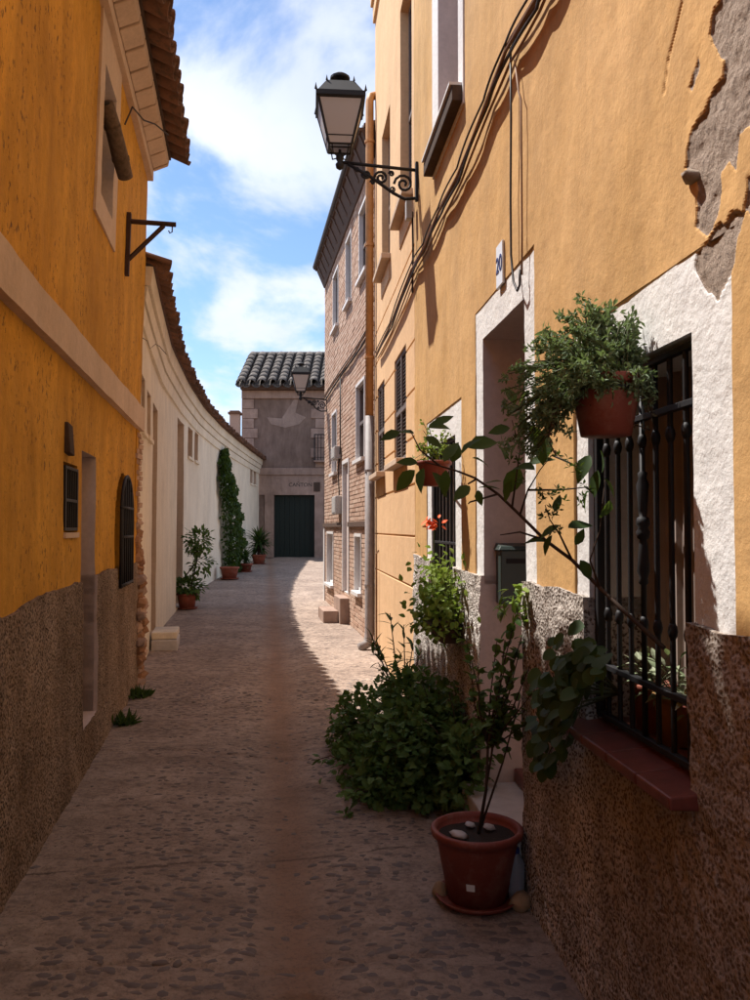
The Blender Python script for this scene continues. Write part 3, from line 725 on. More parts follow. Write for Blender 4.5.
# downpipe at the joint with the brick house
dp = thing('downpipe', 'ochre rain downpipe with grey lower half between the cream and brick houses', 'pipe', WR.pt(S(9.9), .15))
sp_ = S(9.93); pz = RH(367, 430)[1]
zpt = RH(376, 96)[1]
b = MB(); b.tube([WR.pt(sp_, pz, .075), WR.pt(sp_, zpt - .05, .075), WR.pt(sp_ + .02, zpt + .02, .06), WR.pt(sp_ + .06, zpt + .06, .0)], .05, 12); b.build('upper_pipe', PIPEO, dp, True)
b = MB(); zg = ground_z(9.9); b.tube([WR.pt(sp_ - .06, zg + .03, .2), WR.pt(sp_ - .02, zg + .07, .1), WR.pt(sp_, zg + .2, .075), WR.pt(sp_, pz + .03, .075)], .057, 12); b.build('lower_pipe', PIPEG, dp, True)
for z in (.9, 2.3, 3.7, 5.1, 6.4):
    b = MB(); p0 = WR.pt(sp_, z, .075); b.lathe([(.064, -.015), (.064, .015)], p0, 12); b.build('clamp', PIPEG if z < pz else PIPEO, dp)
b = MB(); b.tube([WR.pt(S(9.55), .16, .03), WR.pt(S(9.55), 1.3, .03), WR.pt(S(9.55), 1.34, .0)], .012, 6); b.build('side_pipe', CABLE, dp)

# ================================================================== BRICK HOUSE
house_b = thing('brick_house', 'narrow-brick house with dark overhanging eaves beyond the cream house', 'house', WB.pt(3, .1))
LB = WB.cs[-1]; def_t = 7.0
def BH(u, v, d=0.0): return WB.hit(u, v, d)
def br(u0, u1, vt, vb):  # u0 far, u1 near; vt top at the near edge, vb bottom at the far edge
    a = BH(u1, vt); c = BH(u0, vb); return (a[0], c[0], c[1], a[1])
bo = dict(A=br(334, 339, 267, 333), B=br(347, 352, 232, 308), C=br(360.5, 369, 194, 283), D=br(333, 337.3, 411.6, 474), E=br(357.3, 365.6, 379, 461),
          G=(BH(362, 550)[0], BH(356, 550)[0], BH(356, 590)[1], BH(362, 537)[1]), H=(BH(334, 550)[0], BH(328, 550)[0], BH(330, 583)[1], BH(333, 534)[1]))
top_up = max(bo['A'][3], bo['B'][3], bo['C'][3]); 
dr_b = (BH(349.5, 500)[0], BH(344, 500)[0], BH(346, 592)[1], BH(349, 462)[1])
for k in bo: print('brick', k, [round(x, 2) for x in bo[k]], end='; ')
print('door', dr_b)
zE = BH(343, 262)[1]; print('eave z', zE, BH(369, 182)[1])
zE = 6.55
ops = list(bo.values()) + [dr_b]
panel('mortar_wall', WB, segs(0.0, .3, LB), segs(-.1, .4, zE), [BMORT, WFR], house_b, holes=[(*q, .14, 1) for q in ops])
shell(house_b, WB, 0, LB, -.1, zE, 5, BMORT)
def bricks(W, s0, s1, z0, z1, ops, parent, bl=.25, bh=.05, jt=.012, side=None):
    b = MB(); z = z0; k = 0
    while z < z1 - bh:
        x = s0 - (.5 * (bl + jt) if k % 2 else 0)
        while x < s1:
            spans = [(max(x, s0), min(x + bl, s1))]
            for q in ops:
                if q[2] - .004 < z + bh and z < q[3] + .004:
                    n = []
                    for a, c in spans:
                        if c <= q[0] - .02 or a >= q[1] + .02: n.append((a, c)); continue
                        if a < q[0] - .02: n.append((a, q[0] - .02))
                        if c > q[1] + .02: n.append((q[1] + .02, c))
                    spans = n
            for a, c in spans:
                if c - a < .02: continue
                b.t = rnd(); o = ru(.006, .013)
                if side is None: b.wbox(W, a, c, z, z + bh + ru(-.004, .002), -.01, o)
            x += bl + jt
        z += bh + jt; k += 1
    setp(b.build('brick', BRICK, parent), kind='stuff')
bricks(WB, 0.02, LB, .1, zE - .02, ops, house_b)
bc = Wall([(WB.pt(LB, 0).x, WB.pt(LB, 0).y), (WB.pt(LB, 0, -4).x, WB.pt(LB, 0, -4).y)], 1)
bricks(bc, .0, 3.5, .1, zE - .02, [], house_b)
for k, q in bo.items():
    win_unit(WB, q, -.035, house_b, LOUV if k in 'ABCDE' else WFR, GLASS if k in 'ABC' else LOUV, 1, (.5,) if k in 'CE' else (), .04)
    b = MB(); b.wbox(WB, q[0] - .05, q[1] + .05, q[2] - .05, q[2] - .002, -.01, .07); b.build('window_sill', WFR, house_b)
    b = MB(); t = .035
    b.wbox(WB, q[0] - t, q[0] - .002, q[2], q[3], -.01, .022); b.wbox(WB, q[1] + .002, q[1] + t, q[2], q[3], -.01, .022); b.wbox(WB, q[0] - t, q[1] + t, q[3] + .002, q[3] + .045, -.01, .024)
    b.build('window_trim', WFR, house_b)
b = MB(); b.wbox(WB, dr_b[0] + .002, dr_b[1] - .002, dr_b[2], dr_b[3], -.07, -.035); b.build('door', LILAC, house_b)
b = MB(); t = .05; b.wbox(WB, dr_b[0] - t, dr_b[0] - .002, dr_b[2], dr_b[3], -.01, .025); b.wbox(WB, dr_b[1] + .002, dr_b[1] + t, dr_b[2], dr_b[3], -.01, .025); b.wbox(WB, dr_b[0] - t, dr_b[1] + t, dr_b[3] + .002, dr_b[3] + .06, -.01, .027); b.build('door_frame', WFR, house_b)
zb = BH(345, 525.5)[1]
for a, c in ((0.1, dr_b[0] - .06), (dr_b[1] + .06, LB + .02)):
    b = MB(); b.wbox(WB, a, c, zb - .02, zb + .05, .0, .045); b.build('string_course', WOODB, house_b)
b = MB(); b.wbox(WB, LB - .16, LB + .012, .1, zb - .03, .0, .03); b.build('corner_post', WFR, house_b)
# eaves: soffit, rafters' edge, gutter
b = MB(); b.box8([WB.pt(0, zE - .32, -.02), WB.pt(LB + .04, zE - .32, -.02), WB.pt(LB + .04, zE - .30, .03), WB.pt(0, zE - .30, .03), WB.pt(0, zE + .02, -.02), WB.pt(LB + .2, zE + .02, -.02), WB.pt(LB + .2, zE + .02, .17), WB.pt(0, zE + .02, .17)]); b.build('soffit', WOODB, house_b)
for i in range(14):
    a0 = .1 + i * .4
    b = MB(); b.box8([WB.pt(a0, zE - .26, .03), WB.pt(a0 + .07, zE - .26, .03), WB.pt(a0 + .07, zE - .22, .075), WB.pt(a0, zE - .22, .075), WB.pt(a0, zE + .018, .05), WB.pt(a0 + .07, zE + .018, .05), WB.pt(a0 + .07, zE + .018, .19), WB.pt(a0, zE + .018, .19)]); b.build('rafter_end', WOODB, house_b)
b = MB(); b.wbox(WB, 0, LB + .24, zE + .022, zE + .06, -.02, .2); b.build('eave_board', WOODB, house_b)
b = MB(); prof = [(math.cos(a) * .05, -math.sin(a) * .06) for a in np.linspace(0, math.pi, 7)]
for k in range(len(prof) - 1):
    (a0, z0), (a1, z1) = prof[k], prof[k + 1]; zc = zE + .10
    b.box8([WB.pt(.02, zc + z0, .20 + a0), WB.pt(LB + .26, zc + z0, .20 + a0), WB.pt(LB + .26, zc + z1, .20 + a1), WB.pt(.02, zc + z1, .20 + a1),
            WB.pt(.02, zc + z0 * .9 + .004, .20 + a0 * .9), WB.pt(LB + .26, zc + z0 * .9 + .004, .20 + a0 * .9), WB.pt(LB + .26, zc + z1 * .9 + .004, .20 + a1 * .9), WB.pt(.02, zc + z1 * .9 + .004, .20 + a1 * .9)])
b.build('gutter', GUT, house_b)
b = MB(); b.box8([WB.pt(0, zE + .07, .14), WB.pt(LB + .22, zE + .07, .14), WB.pt(LB + .22, zE + 1.2, -3), WB.pt(0, zE + 1.2, -3), WB.pt(0, zE + .12, .14), WB.pt(LB + .22, zE + .12, .14), WB.pt(LB + .22, zE + 1.3, -3), WB.pt(0, zE + 1.3, -3)]); b.build('roof', TILE, house_b)
# steps
b = MB(); b.wbox(WB, dr_b[0] - .06, dr_b[1] + .06, .0, dr_b[2] - .06, -.03, .15); b.build('step', STONE, house_b, bevel=.01)
b = MB(); b.wbox(WB, dr_b[0] + .1, dr_b[1] + .25, .0, dr_b[2] - .26, .154, .38); b.build('step', STONE, house_b, bevel=.01)
def meter(u0, v0, u1, v1, label):
    a = BH(u0, v0); c = BH(u1, v1); s0, s1 = sorted((a[0], c[0])); z0, z1 = sorted((a[1], c[1]))
    t = thing('meter_box', label, 'meter box', WB.pt((s0 + s1) / 2, z0, .03), 'meter boxes on the brick wall')
    b = MB(); b.wbox(WB, s0, s1, z0, z1, .014, .12); b.build('case', METERM, t, bevel=.01)
    b = MB(); b.wbox(WB, s0 + .03, s1 - .03, z0 + .03, z1 - .03, .12, .126); b.build('lid', METERM, t)
meter(338, 449, 342, 458.5, 'small grey junction box high on the brick wall, upper of two')
meter(339, 497, 342.8, 514, 'taller grey meter box on the brick wall beside the door, lower of two')

# ================================================================== LEFT YELLOW HOUSE
house_l = thing('yellow_house', 'deep orange-yellow house on the left with a pale string band and tiled eaves', 'house', WL.pt(sY(WL, 5), 0))
def LH(u, v, d=0.0): return WL.hit(u, v, d)
sLe = WL.cs[-1]; SL = lambda y: sY(WL, y)
lw_up = (LH(101, 150)[0], LH(113.5, 150)[0], LH(97, 187)[1], LH(104, 62)[1])
lw_us = (LH(95, 190)[0] , LH(118.5, 130)[0], LH(90, 200)[1], lw_up[3] + .32)
lw1 = (LH(62.8, 500)[0], LH(76.7, 500)[0], LH(63, 538)[1], LH(63, 461)[1])
ldo = (LH(81, 500)[0], LH(95.8, 500)[0], LH(81, 719)[1] - .07, LH(81, 450)[1])
lw2 = (LH(116, 500)[0], LH(128.6, 500)[0], LH(116, 592)[1], LH(118, 471)[1])
print('left', lw_up, lw1, ldo, lw2)
zLt = 5.12; print('frieze', LH(149, 175), LH(121.5, 83))
arc_c = (lw2[0] + lw2[1]) / 2; arc_r = (lw2[1] - lw2[0]) / 2
arch = lambda S_, Z_: (Z_ < lw2[3] - arc_r) | (((S_ - arc_c) ** 2 + (Z_ - lw2[3] + arc_r) ** 2) < arc_r ** 2)
def hL(a, c): return .012 * fbm(a, c, .8, 1) + .0035 * fbm(a, c, 7, 6)
ss = segs(0, .3, SL(2.9), .035, sLe); zs = segs(-.12, .15, .75, .03, 2.9, .045, 5.3)
panel('plaster_wall', WL, ss, zs, [YL, YL, PALEL, WHT], house_l, holes=[(*lw_us, .03, 0), (*lw1, .22, 0), (*ldo, .34, 2), (*lw2, .2, 0, arch), (SL(-3), SL(-2), 0, 2.1, .3, 0)], hf=hL)
panel('window_surround', WL, segs(lw_us[0], .04, lw_us[1]), segs(lw_us[2], .04, lw_us[3]), [BANDM, LILAC], house_l, holes=[(*lw_up, .28, 1)], hf=lambda a, c: .010 + .003 * fbm(a, c, 5, 2))
bt = lambda s_: 2.765 + .018 * vnoise(s_, s_ * 0, .9, 3) + .006 * vnoise(s_, s_ * 0, 6, 5)
panel('string_band', WL, segs(0, .3, SL(2.9), .03, sLe + .02), segs(2.555, .03, 2.765), BANDM, house_l, hf=lambda a, c: .05 + .006 * fbm(a, c, 3, 4), ztop=bt)
dpx = [LH(0, 617), LH(45.5, 595), LH(81, 582), LH(97, 573), LH(134, 563)]; print('dado', dpx)
ds = np.array([p_[0] for p_ in dpx]); dz = np.array([p_[1] for p_ in dpx])
dtl = lambda s_: np.interp(s_, ds, dz) + .015 * vnoise(s_, s_ * 0, 3, 3) + .012 * vnoise(s_, s_ * 0, 12, 5)
ztopL = 1.2
def warpz(z, s): return -.12 + (float(dtl(np.array([s]))[0]) + .12) * (z + .12) / (ztopL + .12)
dhol = [(ldo[0], ldo[1], ldo[2], 1.5, .34, 1)]
if lw2[2] < 1.2: dhol.append((lw2[0], lw2[1], lw2[2] + .0, 1.5, .2, 0))
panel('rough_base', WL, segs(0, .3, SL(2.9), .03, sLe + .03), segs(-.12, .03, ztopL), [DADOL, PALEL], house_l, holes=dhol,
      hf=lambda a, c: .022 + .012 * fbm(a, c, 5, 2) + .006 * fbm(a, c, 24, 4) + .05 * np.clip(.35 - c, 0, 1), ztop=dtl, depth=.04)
shell(house_l, WL, 0, sLe, -.1, 5.3, 5, YL)
b = MB(); b.wbox(WL, ldo[0] + .003, ldo[1] - .003, ldo[2], ldo[3], -.38, -.34); b.build('door', WOODG, house_l)
b = MB(); b.wbox(WL, ldo[0] + .004, ldo[1] - .004, -.05, ldo[2] - .006, -.33, .014); b.build('step', LILAC, house_l, bevel=.01)
b = MB(); b.wbox(WL, lw1[0], lw1[1], lw1[2], lw1[3], -.24, -.22); b.build('window_pane', DARK, house_l)
b = MB(); b.wbox(WL, lw1[0] + .003, lw1[1] - .003, lw1[2] - .001, lw1[2] + .03, -.22, .02); b.build('window_sill', BANDM, house_l)
grille(WL, (lw1[0] + .01, lw1[1] - .01, lw1[2] + .03, lw1[3] - .01), .0, house_l, 5, .008, rails=((lw1[2] + lw1[3]) / 2,))
b = MB(); b.wbox(WL, lw2[0], lw2[1], lw2[2], lw2[3], -.22, -.2); b.build('window_pane', DARK, house_l)
gl = MB()   # arched grille
pts = [WL.pt(arc_c + arc_r * .93 * math.cos(a), lw2[3] - arc_r + arc_r * .93 * math.sin(a), .04) for a in np.linspace(0, math.pi, 11)]
gl.tube([WL.pt(arc_c + arc_r * .93, lw2[2] + .03, .04)] + pts + [WL.pt(arc_c - arc_r * .93, lw2[2] + .03, .04)], .014, 6)
for z in (lw2[2] + .05, lw2[2] + .45, lw2[3] - .3): gl.wbox(WL, lw2[0] + .02, lw2[1] - .02, z - .01, z + .01, .028, .052)
g2 = gl.build('window_grille', IRON, house_l, True)
for i in range(5):
    s = lw2[0] + (lw2[1] - lw2[0]) * (i + 1) / 6; zt_ = lw2[3] - arc_r + math.sqrt(max(0, (arc_r * .93) ** 2 - (s - arc_c) ** 2))
    b = MB(); b.tube([WL.pt(s, lw2[2] + .03, .04), WL.pt(s, zt_, .04)], .009, 6); b.build('bar', IRON, g2, True)
win_unit(WL, lw_up, -.22, house_l, WOODG, GLASS, 1, (.5,), .06)
# small wooden slot above the square window; it is a rough vent
a_ = LH(66.5, 438); b = MB(); b.box8([WL.pt(a_[0] - .06, a_[1] - .09, -.01), WL.pt(a_[0] + .07, a_[1] - .10, -.01), WL.pt(a_[0] + .07, a_[1] - .10, .035), WL.pt(a_[0] - .06, a_[1] - .09, .035),
                                     WL.pt(a_[0] - .05, a_[1] + .09, -.01), WL.pt(a_[0] + .08, a_[1] + .08, -.01), WL.pt(a_[0] + .08, a_[1] + .08, .02), WL.pt(a_[0] - .05, a_[1] + .09, .02)])
b.build('vent', WOODG, house_l, bevel=.006)
# rolled reed blind lying in the upper window
rb_ = thing('rolled_blind', 'rolled-up brown reed blind sticking out of the upper window of the orange-yellow house', 'blind', WL.pt((lw_up[0] + lw_up[1]) / 2, 4.5, .1))
zc = (lw_up[2] + lw_up[3]) / 2 + .02; b = MB()
p0 = WL.pt(lw_up[0] + .02, zc + .16, .02); p1 = WL.pt(lw_up[1] - .05, zc - .16, .10)
b.tube([p0, p0.lerp(p1, .3) + Vector((0, 0, .01)), p0.lerp(p1, .7), p1], [.05, .056, .06, .055], 14); b.tube([p0.lerp(p1, .28), p0.lerp(p1, .32)], .06, 14, False); b.tube([p0.lerp(p1, .72), p0.lerp(p1, .76)], .064, 14, False)
b.build('roll', simple('reed', (.17, .11, .07), .9, sc=30, var=.5, bump=.5), rb_, True)
b = MB(); b.tube([p0 + (p0 - p1).normalized() * .002, p0 + (p0 - p1).normalized() * .006], .024, 10); b.build('roll_end_shade', DARK, rb_)  # dark disc on the closed roll, standing in for the shade of a hollow
# frieze and corbelled soffit
zF = 5.08
b = MB(); b.wbox(WL, 0, sLe + .03, zF, 5.3, -.02, .05, 8); b.build('frieze', BANDM, house_l)
s = 0.05 + .02; k = 0
while s < sLe - .05:
    b = MB(); e = min(s + .265, sLe + .06); q = ru(-.006, .006)
    b.box8([WL.pt(s, 5.17 + q, .052), WL.pt(e, 5.17 - q, .052), WL.pt(e, 5.235 - q, .19), WL.pt(s, 5.235 + q, .19), WL.pt(s, 5.30, .052), WL.pt(e, 5.30, .052), WL.pt(e, 5.30, .20), WL.pt(s, 5.30, .20)])
    b.build('corbel', BANDM, house_l, bevel=.008); s = e + .022
b = MB(); b.wbox(WL, 0, sLe + .06, 5.304, 5.33, -.02, .215); b.build('eave_board', WOODG, house_l)
def tile_mesh(L=.46, r0=.095, r1=.075, t=.014, n=7, up=True):
    """barrel tile, axis +X running down the slope, wide end at x=L; arch up or down"""
    b = MB(); vs = []
    for x, r in ((0, r1), (L, r0)):
        for rr in (r, r - t):
            for k in range(n + 1):
                a = math.pi * k / n; vs.append((x, -math.cos(a) * rr, math.sin(a) * rr * .8 * (1 if up else -1)))
    m = n + 1; fs = []
    for k in range(n):
        fs.append((k, k + 1, 2 * m + k + 1, 2 * m + k)); fs.append((m + k, 3 * m + k, 3 * m + k + 1, m + k + 1))
        fs.append((2 * m + k, 2 * m + k + 1, 3 * m + k + 1, 3 * m + k)); fs.append((k, m + k, m + k + 1, k + 1))
    fs += [(0, 2 * m, 3 * m, m), (n, m + n, 3 * m + n, 2 * m + n)]
    b.add(vs, fs); return b
def tile_rows(W, parent, s0, s1, zedge, dedge, pitch=.2, slope=.36, rows=2, mat=TILE, Lt=.46, hid=0):
    up = tile_mesh().mesh('roof_tile', mat, True); dn = tile_mesh(up=False).mesh('roof_tile', mat, True)
    ca, sa = math.cos(math.atan(slope)), math.sin(math.atan(slope)); cnt = 0
    n = int((s1 - s0) / pitch)
    for r in range(rows):
        for i in range(n + 1):
            for kind in (0, 1):
                s = s0 + i * pitch + (pitch / 2 if kind else 0)
                if s > s1: continue
                nv, tv = W.nor(s), W.tan(s); ax = (nv * ca - Vector((0, 0, sa))); ax = (ax + tv * ru(-.04, .04)).normalized()
                zt_ = (nv * sa + Vector((0, 0, ca))).normalized(); ay = zt_.cross(ax).normalized(); zt_ = ax.cross(ay)
                M = Matrix((ax, ay, zt_)).transposed(); back = (r + 1) * (Lt - .09) + ru(-.02, .02) * (1 if kind == 0 else .6)
                base = W.pt(s, zedge, dedge - W.lean(zedge) * 0) - ax * back * 1.0 + zt_ * ((.05 if kind == 0 else .068) + r * .012 + ru(-.004, .004))
                link('roof_tile', up if kind == 0 else dn, parent, base, M); cnt += 1
    return cnt
tile_rows(WL, house_l, SL(2.0), sLe + .05, 5.31, .29, rows=1)
b = MB(); b.box8([WL.pt(0, 5.335, .2), WL.pt(sLe + .04, 5.335, .2), WL.pt(sLe + .04, 6.3, -2.4), WL.pt(0, 6.3, -2.4), WL.pt(0, 5.36, .2), WL.pt(sLe + .04, 5.36, .2), WL.pt(sLe + .04, 6.36, -2.4), WL.pt(0, 6.36, -2.4)]); b.build('roof', TILE, house_l)
# eroded corner: exposed brick above, rubble below
brm = []
for k in range(3):
    q = MB(); vs = [(x * ru(.9, 1.05), y_ * ru(.85, 1.05), z * ru(.85, 1.1)) for z in (-.5, .5) for (x, y_) in ((-.5, -.5), (.5, -.5), (.5, .5), (-.5, .5))]; q.box8(vs); q.t = .3
    me = q.mesh('brick', BRICK); brm.append(me)
z = 1.62
while z < 2.54:
    for j in range(1 if rnd() < .6 else 2):
        s = sLe + ru(-.05, .0) - j * .11; p_ = WL.pt(s, z, -.06)
        o = link('brick', brm[random.randrange(3)], house_l, p_); o.scale = (ru(.16, .2), ru(.12, .2), ru(.036, .046)); o.rotation_euler = (0, 0, math.atan2(.1667, 1) + ru(-.15, .15))
    z += .052
for i in range(46):
    z = -.0 + 1.6 * (i / 46) ** 1.0 ; k_ = (1.6 - z) / 1.6; s = sLe + ru(-.12, .04); d_ = .0 + .08 * math.sin(min(1, k_ * 1.5) * 1.4) * ru(.6, 1.1)
    q = MB(); q.lathe([(.001, -.5), (.36, -.38), (.5, -.05), (.42, .3), (.001, .48)], (0, 0, 0), 7, .18); 
    me = q.mesh('stone', [LUMP, STONE, BRICK][random.choice((0, 0, 0, 1, 2))])
    o = link('stone', me, house_l, WL.pt(s, z + ground_z(8), d_ - .05)); o.scale = (ru(.12, .2), ru(.14, .22), ru(.09, .17)); o.rotation_euler = (ru(-.3, .3), ru(-.3, .3), ru(0, 3))
# iron bracket on the wall
kb = thing('wall_bracket', 'rusty iron triangular bracket fixed high on the orange-yellow wall', 'bracket', WL.pt(LH(127, 215)[0], 3.9))
bs = LH(127, 230)[0]; z_top = LH(128, 214)[1]; z_bot = LH(125.5, 276)[1]; zarm = LH(128, 223)[1]; zd = LH(127, 262)[1]
def barq(b, p0, p1, w=.02):
    b.tube([p0, p1], w, 4); return b
b = MB(); b.wbox(WL, bs - .025, bs + .025, z_bot, z_top, -.004, .03); b.build('wall_plate', IRONR, kb)
b = MB(); barq(b, WL.pt(bs, zarm, .03), WL.pt(bs, zarm - .005, .40), .022); b.build('arm', IRONR, kb)
b = MB(); barq(b, WL.pt(bs, zd, .02), WL.pt(bs, zarm - .02, .30), .02); b.build('brace', IRONR, kb)
b = MB(); b.tube([WL.pt(bs, zarm, .37), WL.pt(bs, zarm - .07, .37), WL.pt(bs, zarm - .08, .35), WL.pt(bs, zarm - .06, .34)], .006, 5); b.build('hook', IRONR, kb)
wk = thing('loose_wire', 'thin kinked wire sticking out below the iron bracket', 'wire', WL.pt(sLe, 3.3)); b = MB(); s = sLe - .02
b.tube([WL.pt(s, 3.5, -.02), WL.pt(s, 3.46, .05), WL.pt(s, 3.38, .08), WL.pt(s, 3.43, .13), WL.pt(s, 3.41, .17), WL.pt(s, 3.33, .24)], .003, 4); b.build('wire', CABLEB, wk)
ec = thing('eave_cable', 'short dark cable curling from the frieze to the eaves', 'cable', WL.pt(LH(125, 120)[0], 4.9)); a0 = LH(121, 124); b = MB()
b.tube([WL.pt(a0[0], a0[1], .03), WL.pt(a0[0] + .15, a0[1] + .22, .06), WL.pt(a0[0] + .4, 5.0, .12), WL.pt(a0[0] + .7, 5.12, .18), WL.pt(a0[0] + 1.0, 5.18, .26)], .007, 5); b.build('cable', CABLEB, ec)

# ================================================================== LONG WHITE HOUSE
house_w = thing('white_house', 'long curved cream-white house on the left with narrow openings and old tiled eaves', 'house', WW.pt(10, .3))
def WH(u, v, d=0.0): return WW.hit(u, v, d)
def wr(u0, u1, vt, vb): a = WH(u0, vt); c = WH(u0, vb); e = WH(u1, vt); return (a[0], e[0], c[1], a[1])
wo = [wr(141.5, 145, 373, 430), wr(147.2, 151, 389, 436), wr(153.3, 158.2, 402, 624), wr(177.4, 184, 417, 612), wr(188, 192.6, 426, 456), wr(194.5, 198.2, 431, 460), wr(250, 252.6, 461, 483), wr(253.6, 256.2, 463, 484)]
wo = [(a, b_, (c if i not in (2, 3) else ground_z(10) + .12), d) for i, (a, b_, c, d) in enumerate(wo)]
print('white', [[round(x, 2) for x in q] for q in wo], 'eave', WH(165.6, 330), WH(183, 376.5), WH(220, 426), WH(260, 454))
LWW = WW.cs[-1]; 
zwt = lambda s_: 4.12 + .10 * np.exp(-np.clip(s_, 0, None) / 2.6)
WW.ztop = zwt
def zw(s): return float(zwt(np.array([s]))[0])
panel('plaster_wall', WW, segs(0.01, .12, LWW), segs(-.1, .15, 4.1), [WWM, BANDM], house_w, holes=[(*q, .45, 1) for q in wo], hf=lambda a, c: .012 * fbm(a, c, .6, 1) + .004 * fbm(a, c, 4, 2))
b = MB(); n = 40; sg = np.linspace(.01, LWW, n + 1)
for z0, z1, dd_ in ((-.52, -.36, .03), (-.34, -.20, .07), (-.19, -.0, .12)):
    q = MB()
    for a, c in zip(sg, sg[1:]):
        q.box8([WW.pt(a, zw(a) + z0, -.02), WW.pt(c, zw(c) + z0, -.02), WW.pt(c, zw(c) + z0, dd_), WW.pt(a, zw(a) + z0, dd_), WW.pt(a, zw(a) + z1, -.02), WW.pt(c, zw(c) + z1, -.02), WW.pt(c, zw(c) + z1, dd_ + .02), WW.pt(a, zw(a) + z1, dd_ + .02)])
    q.build('cornice', WWM, house_w)
shell(house_w, WW, .02, LWW, -.1, 4.1, 4, WWM)
for q in wo:
    b = MB(); b.wbox(WW, q[0], q[1], q[2], q[3], -.47, -.45); b.build('door' if q[3] - q[2] > 1.5 else 'window_pane', DARK if q[3] - q[2] < 1.5 else WOODG, house_w)
    if q[3] - q[2] < 1.5:
        b = MB(); b.wbox(WW, q[0] - .04, q[1] + .04, q[2] - .05, q[2] - .002, -.02, .04); b.build('window_sill', WWM, house_w)
up = tile_mesh().mesh('roof_tile', TILE, True); dn = tile_mesh(up=False).mesh('roof_tile', TILE, True)
s = .05; i = 0; slope = .32; ca, sa = math.cos(math.atan(slope)), math.sin(math.atan(slope))
while s < LWW - .05:
    kind = i % 2
    nv, tv = WW.nor(s), WW.tan(s); ax = (nv * ca - Vector((0, 0, sa)) + tv * ru(-.05, .05)).normalized(); zt_ = (nv * sa + Vector((0, 0, ca))).normalized(); ay = zt_.cross(ax).normalized(); zt_ = ax.cross(ay)
    base = WW.pt(s, zw(s) + ru(-.01, .01), .24) - ax * (.44 + ru(-.03, .03)) + zt_ * (.04 if kind == 0 else .06)
    link('roof_tile', up if kind == 0 else dn, house_w, base, Matrix((ax, ay, zt_)).transposed()); s += .105; i += 1
b = MB()
for a, c in zip(sg, sg[1:]):
    b.box8([WW.pt(a, zw(a) + .002, .17), WW.pt(c, zw(c) + .002, .17), WW.pt(c, zw(c) + .75, -1.9), WW.pt(a, zw(a) + .75, -1.9), WW.pt(a, zw(a) + .03, .17), WW.pt(c, zw(c) + .03, .17), WW.pt(c, zw(c) + .81, -1.9), WW.pt(a, zw(a) + .81, -1.9)])
b.build('roof', TILE, house_w)
# doorstep block
sa_, _ = WH(160, 625); b = MB()
st = thing('doorstep', 'pale stone doorstep of two courses against the cream-white wall', 'step', WW.pt(1.7, .1, .2)); zg = ground_z(9.6)
b.wbox(WW, 1.8, 2.4, zg - .05, zg + .13, .02, .33); b.build('lower_slab', MARB, st, bevel=.012)
b = MB(); b.wbox(WW, 1.85, 2.45, zg + .134, zg + .22, .02, .32); b.build('upper_slab', WWM, st, bevel=.012)

# ================================================================== HOUSE AT THE END
house_e = thing('corner_house', 'two-storey house closing the lane with quoins, faded render and a green garage door', 'house', (-3.3, 30, ground_z(30)))
def CH(u, v, d=0.0): return WC.hit(u, v, d)
zge = ground_z(30)
gd = (CH(274, 500)[0], CH(314.6, 500)[0], zge - .02, CH(290, 495)[1])
zEe = CH(290, 391)[1]; sR = CH(326, 500)[0] + 3.0; print('end', gd, zEe, CH(247, 500), CH(326, 500))
b1 = (CH(318, 430)[0], CH(323.5, 430)[0] + .25, CH(318, 461)[1], CH(318, 424)[1])
panel('render_wall', WC, segs(0.0, .2, sR), segs(zge - .3, .1, zEe), [GREYP, DARK], house_e, holes=[(*gd, .25, 0), (*b1, .2, 0)], hf=lambda a, c: .01 * fbm(a, c, 2, 1))
shell(house_e, WC, 0, sR, 0, zEe, 5, GREYP)
b = MB(); n = 8
for i in range(n):
    a0 = gd[0] + (gd[1] - gd[0]) * i / n; b = MB(); b.wbox(WC, a0 + .004, a0 + (gd[1] - gd[0]) / n - .004, gd[2], gd[3] - .003, -.22, -.18 + .006 * (i % 2)); b.build('door_plank', GREEN, house_e)
b = MB(); b.wbox(WC, gd[0], gd[1], gd[2], gd[3], -.25, -.225); b.build('door', GREEN, house_e)
zc0, zc1 = CH(290, 475)[1], CH(290, 468)[1]
b = MB(); b.wbox(WC, .0, sR, zc0, zc1, -.01, .09); b.build('string_course', STONE, house_e, bevel=.01)
b = MB(); b.wbox(WC, gd[0] - .75, gd[1] + .35, gd[3] + .003, zc0 - .003, -.01, .035); lint = b.build('lintel', STONE, house_e)
b = MB(); b.wbox(WC, gd[1] + .002, gd[1] + .34, zge, gd[3] , -.01, .034); b.build('door_jamb', STONE, house_e)
b = MB(); b.wbox(WC, gd[0] - .34, gd[0] - .002, zge, gd[3], -.01, .034); b.build('door_jamb', STONE, house_e)
def quoins(s0, sgn, wl, ws, z0, z1, n):
    h = (z1 - z0) / n
    for i in range(n):
        w_ = wl if i % 2 else ws; a, c = (s0, s0 + w_) if sgn > 0 else (s0 - w_, s0); b = MB()
        b.wbox(WC, a, c, z0 + i * h + .006, z0 + (i + 1) * h - .006, -.01, .05 + ru(-.006, .006)); b.build('quoin', STONE, house_e, bevel=.015)
quoins(-.03, 1, .62, .48, zc1 + .01, zEe - .3, 7)
quoins(CH(325, 400)[0] + .1, -1, .62, .45, zc1 + .01, zEe - .3, 7)
quoins(-.03, 1, .45, .33, zge, zc0 - .01, 7)
b = MB(); b.wbox(WC, .0, sR, zEe - .29, zEe, -.01, .10); b.build('frieze', STONE, house_e, bevel=.01)
b = MB(); b.wbox(WC, -.2, sR, zEe + .004, zEe + .14, -.2, .42); b.build('eave', WOODB, house_e)
